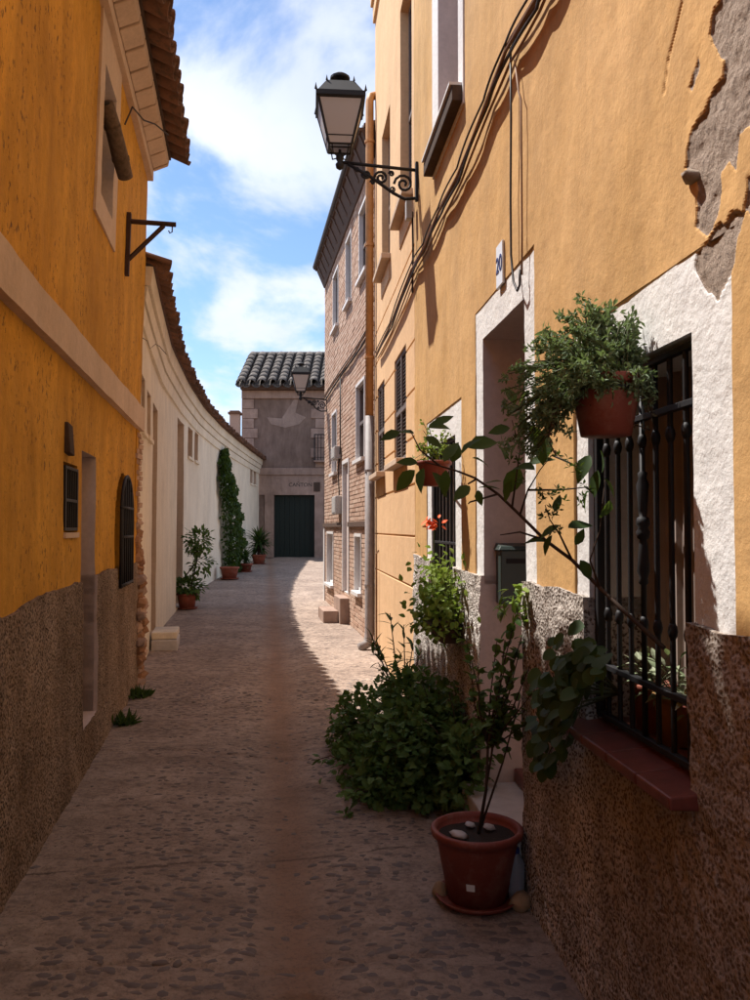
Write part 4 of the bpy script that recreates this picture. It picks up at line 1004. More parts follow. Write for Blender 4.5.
# faded patch of paler render on the upper storey (a stain with its own outline)
poly = [(160, 380), (225, 385), (290, 285), (300, 290), (285, 360), (330, 380), (300, 410), (240, 425), (180, 410)]
pts = [CH(230 + x / 4.35, 330 + y_ / 4.35) for x, y_ in poly]
b = MB(); nP = len(pts); b.add([WC.pt(a, c, .011) for a, c in pts] + [WC.pt(a, c, -.0) for a, c in pts], [tuple(range(nP))] + [(i, (i + 1) % nP, nP + (i + 1) % nP, nP + i) for i in range(nP)])
b.build('bare_patch', plaster('faded_render', (.47, .35, .295), (.33, .24, .20)), house_e)
# balcony railing and window
b = MB(); bw = (b1[0] - .12, b1[1] + .1)
win_unit(WC, b1, -.12, house_e, WOODG, DARK, 0, (.5,), .05)
b = MB(); b.wbox(WC, bw[0], bw[1] + .6, b1[2] - .06, b1[2], .0, .35); bal = b.build('balcony', STONE, house_e)
b = MB()
for i in range(9):
    s = bw[0] + .02 + i * .12; b.tube([WC.pt(s, b1[2], .33), WC.pt(s, b1[2] + .95, .33)], .012, 4)
b.tube([WC.pt(bw[0], b1[2] + .95, .33), WC.pt(bw[1] + .6, b1[2] + .95, .33)], .02, 4)
for i in range(3): b.tube([WC.pt(bw[0] + .01, b1[2], .1 + .1 * i), WC.pt(bw[0] + .01, b1[2] + .95, .1 + .1 * i)], .012, 4)
b.build('railing', IRON, bal)
text_on(WC, 'CAÑTON', *CH(300.5, 485), .037, .20, BLACKI, lint, 'lettering', .002)
a_ = CH(317, 487); b = MB(); b.wbox(WC, a_[0] - .12, a_[0] + .12, a_[1] - .17, a_[1] + .17, .036, .06); b.build('plaque', WOODG, house_e)
# tiled roof
upg = tile_mesh(.5, .17, .14, .018).mesh('roof_tile', TILEG, True); dng = tile_mesh(.5, .16, .13, .018, up=False).mesh('roof_tile', TILEG, True)
slope = .56; ca, sa = math.cos(math.atan(slope)), math.sin(math.atan(slope)); cnt = 0
zr0 = zEe + .16
for r in range(8):
    s = -.15; k = 0
    while s < CH(330, 400)[0] + .2:
        ax = Vector((0, -ca, -sa)); zt_ = Vector((0, -sa, ca)); ay = zt_.cross(ax); back = (r + 1) * .43
        base = WC.pt(s, zr0, .5) - ax * back + zt_ * ((.03 if k % 2 == 0 else .09) + ru(-.008, .008)) + ax * ru(-.02, .02)
        link('roof_tile', dng if k % 2 == 0 else upg, house_e, base, Matrix((ax, ay, zt_)).transposed()); s += .19; k += 1; cnt += 1
b = MB(); yb = .5 - 8 * .43 * ca; zr1 = zr0 + 8 * .43 * sa
b.box8([WC.pt(-.2, zr0 - .02, .42), WC.pt(sR, zr0 - .02, .42), WC.pt(sR, zr1 - .02, yb), WC.pt(-.2, zr1 - .02, yb), WC.pt(-.2, zr0 + .01, .42), WC.pt(sR, zr0 + .01, .42), WC.pt(sR, zr1 + .01, yb), WC.pt(-.2, zr1 + .01, yb)])
b.box8([WC.pt(-.2, zr0 - .02, yb * 2 - .42), WC.pt(sR, zr0 - .02, yb * 2 - .42), WC.pt(sR, zr1 - .02, yb - .01), WC.pt(-.2, zr1 - .02, yb - .01), WC.pt(-.2, zr0 + .01, yb * 2 - .42), WC.pt(sR, zr0 + .01, yb * 2 - .42), WC.pt(sR, zr1 + .01, yb - .01), WC.pt(-.2, zr1 + .01, yb - .01)])
b.build('roof', TILEG, house_e)
b = MB(); b.tube([WC.pt(-.22, zr1 + .06, yb), WC.pt(sR, zr1 + .06, yb)], .12, 8); b.build('ridge', TILEG, house_e, True)
b = MB(); b.add([WC.pt(-.1, zEe, -.1), WC.pt(-.1, zEe, yb * 2), WC.pt(-.1, zr1, yb)], [(0, 1, 2)]); b.build('gable', GREYP, house_e)
# chimney behind the white house
cy_ = 27.0; X0 = (230.5 - 375) / F * cy_ - .05; X1 = (240 - 375) / F * cy_ - .05; zt_ = 1.6 + (528 - 410) / F * cy_
chm_ = thing('chimney', 'small brick chimney with a tiled cap behind the end of the white house', 'chimney', ((X0 + X1) / 2, cy_, 4.6))
b = MB(); b.box((X0, cy_, 4.1), (X1, cy_ + .35, zt_ - .12)); b.build('stack', BRICK, chm_)
b = MB(); b.box((X0 - .05, cy_ - .05, zt_ - .118), (X1 + .05, cy_ + .4, zt_ - .05)); b.box((X0, cy_, zt_ - .048), (X1, cy_ + .35, zt_)); b.build('cap', TILE, chm_)

# ================================================================== LANTERNS
def lantern(W, s, z_arm, reach, sc, label, zrot, cable=False):
    root = W.pt(s, z_arm, 0); n, t = W.nor(s), W.tan(s); L = thing('wall_lantern', label, 'lantern', root, 'black iron wall lanterns')
    c = W.pt(s, z_arm, reach)
    def q(a, h, off=0): return W.pt(s, z_arm + h * sc, a) + t * off
    b = MB(); b.wbox(W, s - .02, s + .02, z_arm - .26 * sc, z_arm + .08 * sc, 0, .022); b.build('wall_plate', IRON, L, bevel=.003)
    b = MB(); b.tube([q(.01, .01), q(reach * .5, .03), q(reach - .02, .05)], .014 * sc, 6)
    b.tube([q(.02, -.235), q(.11, -.245), q(.2, -.20), q(reach * .62, -.06), q(reach * .9, .035)], .014 * sc, 6); b.build('arm', IRON, L, True)
    b = MB()
    for (a0, h0, r0, tt) in ((.11, -.115, .085, 1), (.285, -.07, .06, 1), (.40, -.045, .038, -1), (.20, -.165, .030, -1), (.205, -.03, .025, 1), (.35, -.11, .022, 1), (.47, -.01, .022, 1)):
        pts = [q(a0 * reach / .6 + r0 * sc * (1 - k / 22) * math.cos(k * .55 * tt), h0 + r0 * (1 - k / 22) * math.sin(k * .55 * tt)) for k in range(20)]
        b.tube(pts, (.012 if r0 > .035 else .008) * sc, 5)
    b.build('scroll', IRON, L, True)
    # finial below the lantern and the cradle that carries it
    b = MB(); b.lathe([(.001, -.02), (.03, .0), (.036, .03), (.02, .05), (.034, .075), (.03, .11), (.012, .13), (.012, .15)], c, 12)
    for sx in (-1, 1):
        for sy in (-1, 1):
            w1_ = (n * sx + t * sy) * .075 * sc; b.tube([c + Vector((0, 0, .09 * sc)), c + w1_ * .8 + Vector((0, 0, .10 * sc)), c + w1_ + Vector((0, 0, .2 * sc))], .006 * sc, 5)
    b.build('cradle', IRON, L, True)
    ang = zrot; ex = Vector((math.cos(ang), math.sin(ang), 0)); ey = Vector((-ex.y, ex.x, 0))
    z0 = .17 * sc; z1 = .53 * sc; r0 = .095 * sc; r1 = .185 * sc
    def cor(r, z): return [c + ex * (r * a) + ey * (r * e) + Vector((0, 0, z)) for a, e in ((-1, -1), (1, -1), (1, 1), (-1, 1))]
    lo, hi = cor(r0, z0), cor(r1, z1); lo2, mid2 = cor(r0 * 1.02, z0 + .07 * sc), None
    b = MB()
    for k in range(4): b.tube([lo[k], hi[k]], .012 * sc, 4)
    for ring, rr in ((lo, .010), (cor(r0 + (r1 - r0) * .18, z0 + (z1 - z0) * .18), .008), (hi, .016)):
        for k in range(4): b.tube([ring[k], ring[(k + 1) % 4]], rr * sc, 4)
    fr = b.build('frame', IRON, L)
    for k in range(4):
        a, e, f_, g_ = lo[k], lo[(k + 1) % 4], hi[(k + 1) % 4], hi[k]; mid = (a + e + f_ + g_) / 4; nn2 = (e - a).cross(g_ - a).normalized() * .003
        b = MB(); b.box8([a + nn2, e + nn2, e - nn2, a - nn2, g_ + nn2, f_ + nn2, f_ - nn2, g_ - nn2]); b.build('pane', LGLASS, fr)
    e0, e1, e2 = cor(r1 * 1.12, z1 + .0), cor(r1 * 1.12, z1 + .04 * sc), cor(r1 * .62, z1 + .17 * sc)
    b = MB(); b.box8(e0 + e1); b.box8(cor(r1 * 1.04, z1 + .041 * sc) + e2)
    for k in range(4): b.lathe([(.001, -.01), (.012, 0), (.006, .025), (.001, .05)], e1[k], 6); b.lathe([(.001, -.01), (.010, 0), (.005, .02), (.001, .04)], e2[k], 6)
    cc_ = c + Vector((0, 0, z1 + .17 * sc)); b.lathe([(.06 * sc, 0), (.045 * sc, .02 * sc), (.04 * sc, .05 * sc), (.085 * sc, .065 * sc), (.085 * sc, .085 * sc), (.05 * sc, .11 * sc), (.001, .125 * sc)], cc_, 14)
    b.build('cap', IRON, L)
    return L
s_, z_ = RH(418, 186); print('lantern arm', s_, z_)
lantern(WR, s_, z_ + .12, .64, .95, 'large black iron lantern on a scrolled bracket on the yellow house, nearest', math.atan2(-.1012, 1) + .18)
s_, z_ = BH(327, 402)
lantern(WB, s_ - .02, z_ + .03, .50, .86, 'small distant black lantern on the corner of the brick house', .1)
cd = thing('lamp_conduit', 'thin dark conduit and small box running down the wall under the near lantern', 'conduit', WR.pt(RH(416, 240)[0], 3.4)); s_, z_ = RH(416, 200)
b = MB(); b.tube([WR.pt(s_, z_ - .1, .03), WR.pt(s_, 3.9, .025), WR.pt(s_ + .01, 3.55, .03)], .009, 5); b.build('conduit', CABLEB, cd)
b = MB(); zz = RH(414, 213)[1]; b.wbox(WR, s_ - .03, s_ + .05, zz - .1, zz + .06, .035, .085); b.build('box', METERM, cd, bevel=.005)

# ================================================================== CABLES
def cable_run(W, pix, n, spread, r, name, label, mats, dbase=.03, sag=.028):
    t = thing(name, label, 'cables', W.pt(*W.hit(*pix[len(pix) // 2])))
    base = [W.hit(*p_) for p_ in pix]
    for k in range(n):
        pts = []; off = (k / (max(1, n - 1)) - .5) * spread; ph = ru(0, 6)
        for i in range(len(base) - 1):
            for j in range(6):
                f = j / 6; a = base[i]; c = base[i + 1]; s = a[0] + (c[0] - a[0]) * f; z = a[1] + (c[1] - a[1]) * f
                wv = math.sin((i + f) * 2.1 + ph) * .3 + math.sin(math.pi * f) * -.4
                pts.append(W.pt(s, z + off * .8 + wv * sag, dbase + .012 * (k % 3) + .014 * abs(math.sin((i + f) * math.pi)) * (1 if k % 2 else .3)))
        b = MB(); b.tube(pts, r * ru(.7, 1.2), 6); b.build('cable', mats[k % len(mats)], t, True)
    return t
cable_run(WR, [(566, -40), (547, 0), (517, 50), (494, 106), (466, 175), (446, 212), (430, 248), (418, 268), (395, 326), (378, 359)], 7, .12, .008, 'cable_bundle', 'bundle of brown cables climbing diagonally across the yellow and cream fronts', [CABLE, CABLEB, CABLE, CABLE])
cable_run(WB, [(370, 333), (358, 352), (345, 371), (335, 385), (325.5, 400)], 3, .08, .013, 'cable_bundle', 'dark cables strung along the brick wall to the far lantern', [CABLEB, CABLE])
b = MB(); t = thing('hanging_cable', 'thin black cable hanging straight down and looping over the door surround', 'cable', WR.pt(*RH(520, 200)))
pts = [(517, 48), (517.5, 120), (517, 200), (517.5, 255), (520, 282), (524, 291), (526.5, 285), (526.5, 270)]
b.tube([WR.pt(*RH(*p_), .03) for p_ in pts], .0055, 6); b.build('cable', CABLEB, t, True)
b = MB(); b.tube([WR.pt(*RH(*p_), .02) for p_ in ((519, 60), (523, 92), (525.5, 100), (526, 160), (526.5, 230), (526.5, 275))], .0045, 6); b.build('cable', CABLE, t, True)
b = MB(); t = thing('meter_cable', 'dark cable running down the brick wall through the grey boxes', 'cable', WB.pt(*BH(341, 470)))
b.tube([WB.pt(*BH(*p_), .035) for p_ in ((342.5, 378), (342.5, 450), (340, 470), (341.5, 495))], .012, 6); b.build('cable', CABLEB, t, True)

#PLANTS
def ghit(u, v):
    r = ray(u, v); t = 5.0
    for _ in range(30):
        q = EYE + r * t; g_ = gz(q.x, q.y); t *= 1 + (q.z - g_) / max(.2, 1.6 - g_) * .9 if True else 1
        t = max(.5, min(60, t))
    q = EYE + r * t; return Vector((q.x, q.y, gz(q.x, q.y)))
def at(u, v, y):
    r = ray(u, v); return EYE + r * (y / r.y)
def rdir(): 
    v = Vector((random.gauss(0, 1), random.gauss(0, 1), random.gauss(0, 1))); return v.normalized()
SHAPE = {   # half outline (x along the leaf, half width), curl
    'ovate': [(0, 0), (.12, .26), (.35, .5), (.62, .44), (.85, .2), (1, 0)],
    'narrow': [(0, 0), (.2, .42), (.5, .5), (.8, .3), (1, 0)],
    'tiny': [(0, 0), (.55, .5), (1, 0)],
    'lobed': [(0, 0), (.1, .5), (.3, .36), (.45, .62), (.6, .3), (.78, .32), (1, 0)],
    'round': [(0, 0), (.05, .38), (.3, .56), (.65, .52), (.92, .22), (1, 0)]}
def leaf(b, p, d, up, L, W, shape='ovate', curl=.15, fold=.25):
    d = d.normalized(); x = d.cross(up)
    if x.length < 1e-3: x = d.orthogonal()
    x.normalize(); n = x.cross(d).normalized(); pr = SHAPE[shape]; k = len(pr); b.t = rnd()
    def q(t, w_): return p + d * (t * L) + x * (w_ * W) + n * (abs(w_) * W * fold - curl * L * t * t)
    mid = [q(t, 0) for t, _ in pr]; l = [q(t, w_) for t, w_ in pr[1:-1]]; r = [q(t, -w_) for t, w_ in pr[1:-1]]
    vs = mid + l + r; fs = []
    for side, o in ((1, k), (-1, k + k - 2)):
        f = [(0, 1, o)] + [(i, i + 1, o + i, o + i - 1) for i in range(1, k - 2)] + [(k - 2, k - 1, o + k - 3)]
        fs += f if side < 0 else [g_[::-1] for g_ in f]
    b.add(vs, fs)
def ellipsoid_pts(c, r, n, shell_=.55, lump=.25, sd=0):
    o = []
    while len(o) < n:
        d = rdir(); k = shell_ + (1 - shell_) * rnd() ** .6
        k *= 1 + lump * (mnoise.noise(d * 2.3 + Vector((sd, 0, 0))) * 1.6)
        if mnoise.noise(d * 4.5 + Vector((0, sd, 3))) < -.28: continue
        o.append((Vector(c) + Vector((d.x * r[0], d.y * r[1], d.z * r[2])) * k, d))
    return o
def stems_to(b, base, targets, r=.004, up=.3):
    for t in targets:
        m_ = base.lerp(t, .5) + Vector((ru(-.03, .03), ru(-.03, .03), up * (t - base).length * .3)); b.tube([base, base.lerp(m_, .6), m_, t], [r, r * .9, r * .7, r * .4], 5, False)
def pot(name_, c, r0, r1, h, mat, parent, rim=.02, n=28, saucer=True):
    b = MB(); b.lathe([(r0, 0), (r0 + (r1 - r0) * .8, h * .8), (r1 * .985, h - rim * 1.6), (r1 * 1.07, h - rim * 1.5), (r1 * 1.09, h - rim * .3), (r1 * 1.05, h), (r1 * .97, h), (r1 * .94, h - rim), (r1 * .90, h * .86), (.001, h * .86)], c, n)
    o = b.build(name_, mat, parent, True)
    b = MB(); c = Vector(c); vs = [c + Vector((0, 0, h * .875))]; 
    for k in range(16):
        a = k * math.pi / 8; vs.append(c + Vector((math.cos(a) * r1 * .92, math.sin(a) * r1 * .92, h * (.87 + ru(-.01, .02)))))
    b.add(vs, [(0, 1 + k, 1 + (k + 1) % 16) for k in range(16)]); b.build('soil', SOIL, parent, True)
    if saucer:
        b = MB(); b.lathe([(.001, -.004), (r0 * 1.25, -.004), (r0 * 1.45, .022), (r0 * 1.38, .022), (r0 * 1.2, .006), (.001, .006)], c, n); b.build('saucer', mat, parent, True)
    return o

# --- big bush by the doorway wall
bush = thing('leafy_bush', 'large dark green leafy bush spreading on the paving in front of the doorway', 'bush', (.22, 5.0, gz(.22, 5.0)))
b = MB(); base = Vector((.34, 5.05, .02))
clumps = [((.29, 4.93, .36), (.31, .42, .36), 950), ((.10, 5.02, .22), (.22, .3, .2), 330), ((.0, 5.62, .30), (.25, .3, .24), 420), ((-.16, 5.75, .2), (.15, .2, .17), 170), ((.25, 5.45, .48), (.26, .35, .3), 420), ((.16, 4.75, .16), (.25, .22, .17), 330), ((.36, 4.75, .34), (.2, .3, .34), 700)]
clumps = [((a_[0], a_[1], a_[2] * .88), (b_[0], b_[1], b_[2] * .88), int(n_ * 1.6)) for a_, b_, n_ in clumps] + [((.46, 4.32, .30), (.12, .22, .27), 420), ((-.08, 5.15, .12), (.18, .3, .13), 260), ((.05, 4.72, .10), (.16, .18, .11), 200)]
fb = MB()
for i, (c_, r_, n_) in enumerate(clumps):
    for p_, d_ in ellipsoid_pts(c_, r_, n_, .5, .5, i * 3.1):
        p_.z = max(p_.z, .03 + rnd() * .05)
        dd_ = (d_ * .8 + Vector((0, 0, .1)) + rdir() * .6).normalized(); leaf(fb, p_, dd_, (d_ + Vector((0, 0, .9)) + rdir() * .35).normalized(), ru(.035, .065), ru(.03, .05), 'lobed', ru(.05, .35))
    stems_to(b, base + Vector((ru(-.05, .05), ru(-.05, .05), 0)), [Vector(c_) + Vector((ru(-1, 1) * r_[0] * .7, ru(-1, 1) * r_[1] * .7, ru(-.2, .9) * r_[2])) for _ in range(9)], .006)
for i in range(46):      # loose shoots that break the outline
    c_, r_, _n = clumps[random.randrange(len(clumps))]; d_ = (rdir() + Vector((-.3, -.1, .5))).normalized(); p0 = Vector(c_) + Vector((d_.x * r_[0], d_.y * r_[1], abs(d_.z) * r_[2])) * .7; p1 = p0 + (d_ + Vector((0, 0, ru(-.3, .5)))).normalized() * ru(.12, .26)
    if p1.x > .98 - .1012 * p1.y: continue
    p1.z = max(.04, p1.z); b.tube([p0, p0.lerp(p1, .5) + Vector((0, 0, .03)), p1], .0025, 4)
    for k in range(12):
        q = p0.lerp(p1, ru(.3, 1.05)) + rdir() * .02; leaf(fb, q, (d_ + rdir()).normalized(), (Vector((0, 0, 1)) + rdir() * .5).normalized(), ru(.03, .06), ru(.025, .045), 'lobed', ru(.05, .4))
b.build('stem', STEM, bush, True); fb.build('foliage', LFB, bush, kind='stuff')
# --- dark upright shrub behind it
sh = thing('upright_shrub', 'dark shrub with long narrow leaves and bare canes rising behind the big bush', 'shrub', (.2, 6.05, gz(.2, 6.05)))
b = MB(); fb = MB(); base = Vector((.24, 6.05, .05))
for i in range(9):
    tip = Vector((.24 + ru(-.28, .1), 6.05 + ru(-.2, .35), ru(.55, 1.0))); m_ = base.lerp(tip, .5) + Vector((ru(-.03, .03), 0, .05)); b.tube([base, m_, tip], [.008, .006, .003], 5)
    for k in range(16):
        f = ru(.35, 1); p_ = base.lerp(tip, f); leaf(fb, p_, (rdir() + Vector((-.2, 0, .5))).normalized(), Vector((0, 0, 1)), ru(.07, .13), ru(.02, .032), 'narrow', .25)
b.build('cane', STEM, sh, True); fb.build('foliage', LFD, sh, kind='stuff')
# --- big pot
pc = Vector((.437, 3.52, gz(.437, 3.52) + .008)); pp_ = thing('potted_shrub', 'large red plastic pot on a saucer beside the doorway holding a thin spindly shrub', 'potted plant', pc)
pot('pot', pc, .125, .182, .30, TERRAP, pp_)
b = MB(); b.lathe([(.0, 0)], pc, 3) if False else None
a0 = -2.0; b = MB(); rr = .1665; zz = .095
b.add([pc + Vector((math.cos(a) * (.125 + (.057) * h_ / .30 + .0035), math.sin(a) * (.125 + .057 * h_ / .30 + .0035), h_)) for h_ in (.085, .115) for a in (a0, a0 + .12, a0 + .24)], [(0, 1, 4, 3), (1, 2, 5, 4)]); b.build('price_label', CERAM, pp_)
for x, y_, r_ in ((-.08, -.03, .05), (.06, .06, .035), (-.02, .09, .03)):
    b = MB(); b.lathe([(.001, -.5), (.8, -.3), (1, 0), (.7, .45), (.001, .6)], (0, 0, 0), 8, .15); o = link('stone', b.mesh('stone', MARB, True), pp_, pc + Vector((x, y_, .275))); o.scale = (r_, r_ * .8, r_ * .6); o.rotation_euler = (.2, .1, rnd() * 3)
b = MB(); fb = MB(); base = pc + Vector((.01, .02, .26)); trunk = at(488, 745, 3.55)
b.tube([base, base.lerp(trunk, .5) + Vector((.012, 0, 0)), trunk], [.009, .007, .006], 6)
for (u, v) in ((520, 700), (497, 690), (505, 640)):
    tip = at(u, v, 3.55); b.tube([base, base.lerp(tip, .5) + Vector((.015, 0, .02)), tip], [.006, .0045, .003], 5)
    for k in range(14): leaf(fb, base.lerp(tip, ru(.55, 1)) + rdir() * .02, (rdir() + Vector((0, 0, .15))).normalized(), (Vector((0, 0, 1)) + rdir() * .4).normalized(), ru(.034, .054), ru(.024, .038), 'round', .1)
for (u, v, y_) in ((497, 640, 3.6), (520, 650, 3.55), (527, 620, 3.5), (470, 660, 3.7), (505, 668, 3.45), (532, 660, 3.4), (512, 700, 3.5), (478, 690, 3.65), (521, 596, 3.5), (500, 735, 3.5), (466, 640, 3.8), (478, 665, 3.6), (515, 680, 3.4), (535, 690, 3.35), (498, 705, 3.4), (524, 725, 3.45), (480, 725, 3.6)):
    tip = at(u, v, y_); m_ = trunk.lerp(tip, .5) + Vector((ru(-.02, .02), 0, -.02)); b.tube([trunk, m_, tip], [.005, .0035, .002], 5)
    for k in range(13):
        f = ru(.3, 1); p_ = trunk.lerp(m_, f * 2) if f < .5 else m_.lerp(tip, f * 2 - 1); leaf(fb, p_, (rdir() + Vector((0, 0, .15))).normalized(), (Vector((0, 0, 1)) + rdir() * .4).normalized(), ru(.034, .054), ru(.024, .038), 'round', .1)
b.build('stem', STEM, pp_, True); fb.build('foliage', LFB, pp_, kind='stuff')
fb = MB(); c_ = at(517, 604, 3.45)
for k in range(34): leaf(fb, c_ + Vector((ru(-.07, .05), ru(-.05, .05), ru(-.07, .08))), (rdir() + Vector((-.5, 0, -.3))).normalized(), Vector((-.5, 0, 1)), ru(.05, .085), ru(.025, .038), 'ovate', .2)
fb.build('sunlit_leaves', LFY, pp_, kind='stuff')  # brighter leaf colour paints in sunlight on the top of the shrub
for name_, lab, u, v, r_, mt in (('rock', 'ochre rock lying left of the big red pot', 440, 890, .045, OROCK), ('rock', 'larger ochre rock lying right of the big red pot against the wall', 521, 903, .055, OROCK), ('rock', 'small pale rock standing on the white doorstep', 517, 773, .045, ROCK)):
    q = ghit(u, v + 6) if 'doorstep' not in lab else WR.pt(d1o[0] + .07, .29, -.05)
    b = MB(); b.lathe([(.001, -.6), (.8, -.45), (1, 0), (.72, .5), (.001, .85)], (0, 0, 0), 9, .12); o = link(name_, b.mesh(name_, mt, True), None, q + Vector((0, 0, r_ * .55))); o.scale = (r_, r_ * .8, r_); o.rotation_euler = (ru(-.3, .3), ru(-.3, .3), ru(0, 3)); setp(o, lab, 'rock')
q = WR.pt(RH(526, 500)[0] - .02, .03, .06); m = M_('clear_plastic'); m.b.inputs['Transmission Weight'].default_value = .6; PLA = m.fin((.45, .5, .58), .2)
bt_ = thing('plastic_bottle', 'cloudy plastic water bottle standing in the corner behind the big red pot', 'bottle', q); b = MB(); b.lathe([(.001, 0), (.036, .003), (.038, .06), (.035, .07), (.038, .08), (.037, .15), (.014, .19), (.013, .205), (.001, .205)], q, 14); b.build('body', PLA, bt_, True)
b = MB(); b.lathe([(.016, .19), (.016, .212), (.001, .214)], q, 10); b.build('cap', BLUEI, bt_)

# --- hanging pot of grey-green succulent at the near window
def wallpos(u, v, d):   # place seen at u, v and standing d off the right wall
    s, z = WR.hit(u, v, d); return WR.pt(s, z, d)
hc = wallpos(606, 436, .13); hp = thing('hanging_pot', 'terracotta pot of bushy grey-green succulent hung high on the near window grille', 'potted plant', hc)
pot('pot', hc, .07, .10, .165, TERRAP, hp, .016, saucer=False)
b = MB()
b.tube([hc + Vector((.102 * math.cos(a), .102 * math.sin(a), .125)) for a in np.linspace(0, 2 * math.pi, 21)], .004, 5, False); b.tube([hc + Vector((.10, .02, .125)), WR.pt(RH(620, 400)[0], hc.z + .14, -.03)], .005, 5); b.tube([hc + Vector((.05, .09, .125)), WR.pt(RH(606, 400)[0] + .05, hc.z + .12, -.03)], .005, 5)
b.build('holder', IRON, hp)
b = MB(); fb = MB(); top = hc + Vector((0, 0, .15)); depth_y = hc.y
tg = [(520, 425, .05), (512, 395, .08), (526, 372, .0), (532, 350, .05), (545, 330, .02), (556, 346, -.1), (570, 322, .03), (584, 335, -.08), (596, 318, .02), (612, 322, .03), (632, 318, .0), (630, 345, -.04), (652, 345, .02), (664, 350, 0), (610, 350, -.1), (590, 365, -.12), (566, 370, -.12), (545, 385, -.1), (540, 410, -.06), (528, 440, .0), (560, 400, -.08), (553, 360, .1), (575, 350, .1), (620, 335, .1), (600, 340, .12), (538, 395, .1), (635, 368, .0), (520, 408, .1), (575, 385, -.13), (512, 440, .02), (508, 415, .0), (530, 455, .02), (645, 330, .03), (660, 335, .0), (668, 362, .0), (655, 372, -.04), (515, 370, .05), (590, 303, .04), (608, 306, .05)]
tg = tg + [(592, 385, -.13), (600, 378, -.13), (575, 392, -.12), (612, 375, -.12), (625, 380, -.1), (583, 372, -.14), (640, 360, -.05), (560, 420, -.1), (550, 430, -.05)]
tg = tg + [(u + ru(-9, 9), v + ru(-7, 9), dy + ru(-.05, .05)) for u, v, dy in tg] + [(u + ru(-7, 7), v + ru(-3, 12), dy + ru(-.05, .05)) for u, v, dy in tg] + [(u + ru(-14, 14), v + ru(-8, 8), dy + ru(-.08, .08)) for u, v, dy in tg[:38]]
for (u, v, dy) in tg:
    tip = at(u, v, depth_y + .04 + dy)
    dw = (tip.x - (1.013 - .1012 * tip.y))
    if dw > -.03: tip.x -= dw + .03
    p0 = top + Vector((ru(-.05, .05), ru(-.05, .05), 0)); m_ = p0.lerp(tip, .55) + Vector((0, 0, .04)); b.tube([p0, m_, tip], [.003, .0025, .0015], 4)
    for k in range(36):
        f = 1 - rnd() ** 1.2 * .9; c_ = m_.lerp(tip, (f - .55) / .45) if f > .55 else p0.lerp(m_, f / .55)
        ax = (tip - m_).normalized(); leaf(fb, c_ + rdir() * .010, (ax * .7 + rdir() * .9).normalized(), ax, ru(.017, .030), ru(.008, .012), 'tiny', .0, .5)
for k in range(150):     # rosettes on the outside of the mound
    u, v, dy = random.choice(tg[:50]); c_ = at(u + ru(-12, 12), v + ru(-8, 12), depth_y + .03 + dy * 1.1)
    if c_.x > 1.0 - .1012 * c_.y - .02: continue
    for j in range(14): leaf(fb, c_ + rdir() * .006, rdir(), rdir(), ru(.014, .026), ru(.007, .011), 'tiny', 0, .5)
for k in range(16):
    a_ = ru(3.3, 6.3); o_ = Vector((math.cos(a_), math.sin(a_), 0)); p0 = top + o_ * .06; p1 = hc + o_ * .115 + Vector((0, 0, .165)); p2 = hc + o_ * ru(.115, .13) + Vector((0, 0, ru(.07, .13))); p2.x = min(p2.x, 1.0 - .1012 * p2.y - .02)
    b.tube([p0, p1, p2], .002, 4, False)
    for j in range(30): leaf(fb, (p0.lerp(p1, ru(0, 1)) if j % 2 else p1.lerp(p2, ru(0, 1))) + rdir() * .008, rdir(), rdir(), ru(.014, .026), ru(.007, .011), 'tiny', 0, .5)
b.build('stem', STEMG, hp, True); fb.build('foliage', LFG, hp, kind='stuff')
b = MB(); fb = MB()   # dry and trailing shoots
for path in (((580, 385), (560, 400), (550, 415), (560, 432)), ((590, 405), (600, 412), (622, 420), (645, 428), (672, 430)), ((620, 385), (640, 370), (655, 385), (664, 400)), ((600, 380), (632, 392), (650, 405), (662, 418)), ((560, 405), (552, 420), (548, 440), (556, 455)), ((610, 390), (640, 395), (668, 385))):
    pts = [at(u, v, depth_y - .06 + .01 * i) for i, (u, v) in enumerate(path)]
    pts = [Vector((min(q.x, 1.013 - .1012 * q.y - .015), q.y, q.z)) for q in pts]; b.tube(pts, .002, 4, False)
    for k in range(30):
        i = random.randrange(len(pts) - 1); c_ = pts[i].lerp(pts[i + 1], rnd()); leaf(fb, c_, rdir(), rdir(), ru(.010, .018), ru(.006, .009), 'tiny', 0, .5)
b.build('dry_stem', STEM, hp, True); fb.build('trailing_leaves', leafmat('dry_leaf', (.16, .16, .11), (.22, .13, .09)), hp, kind='stuff')

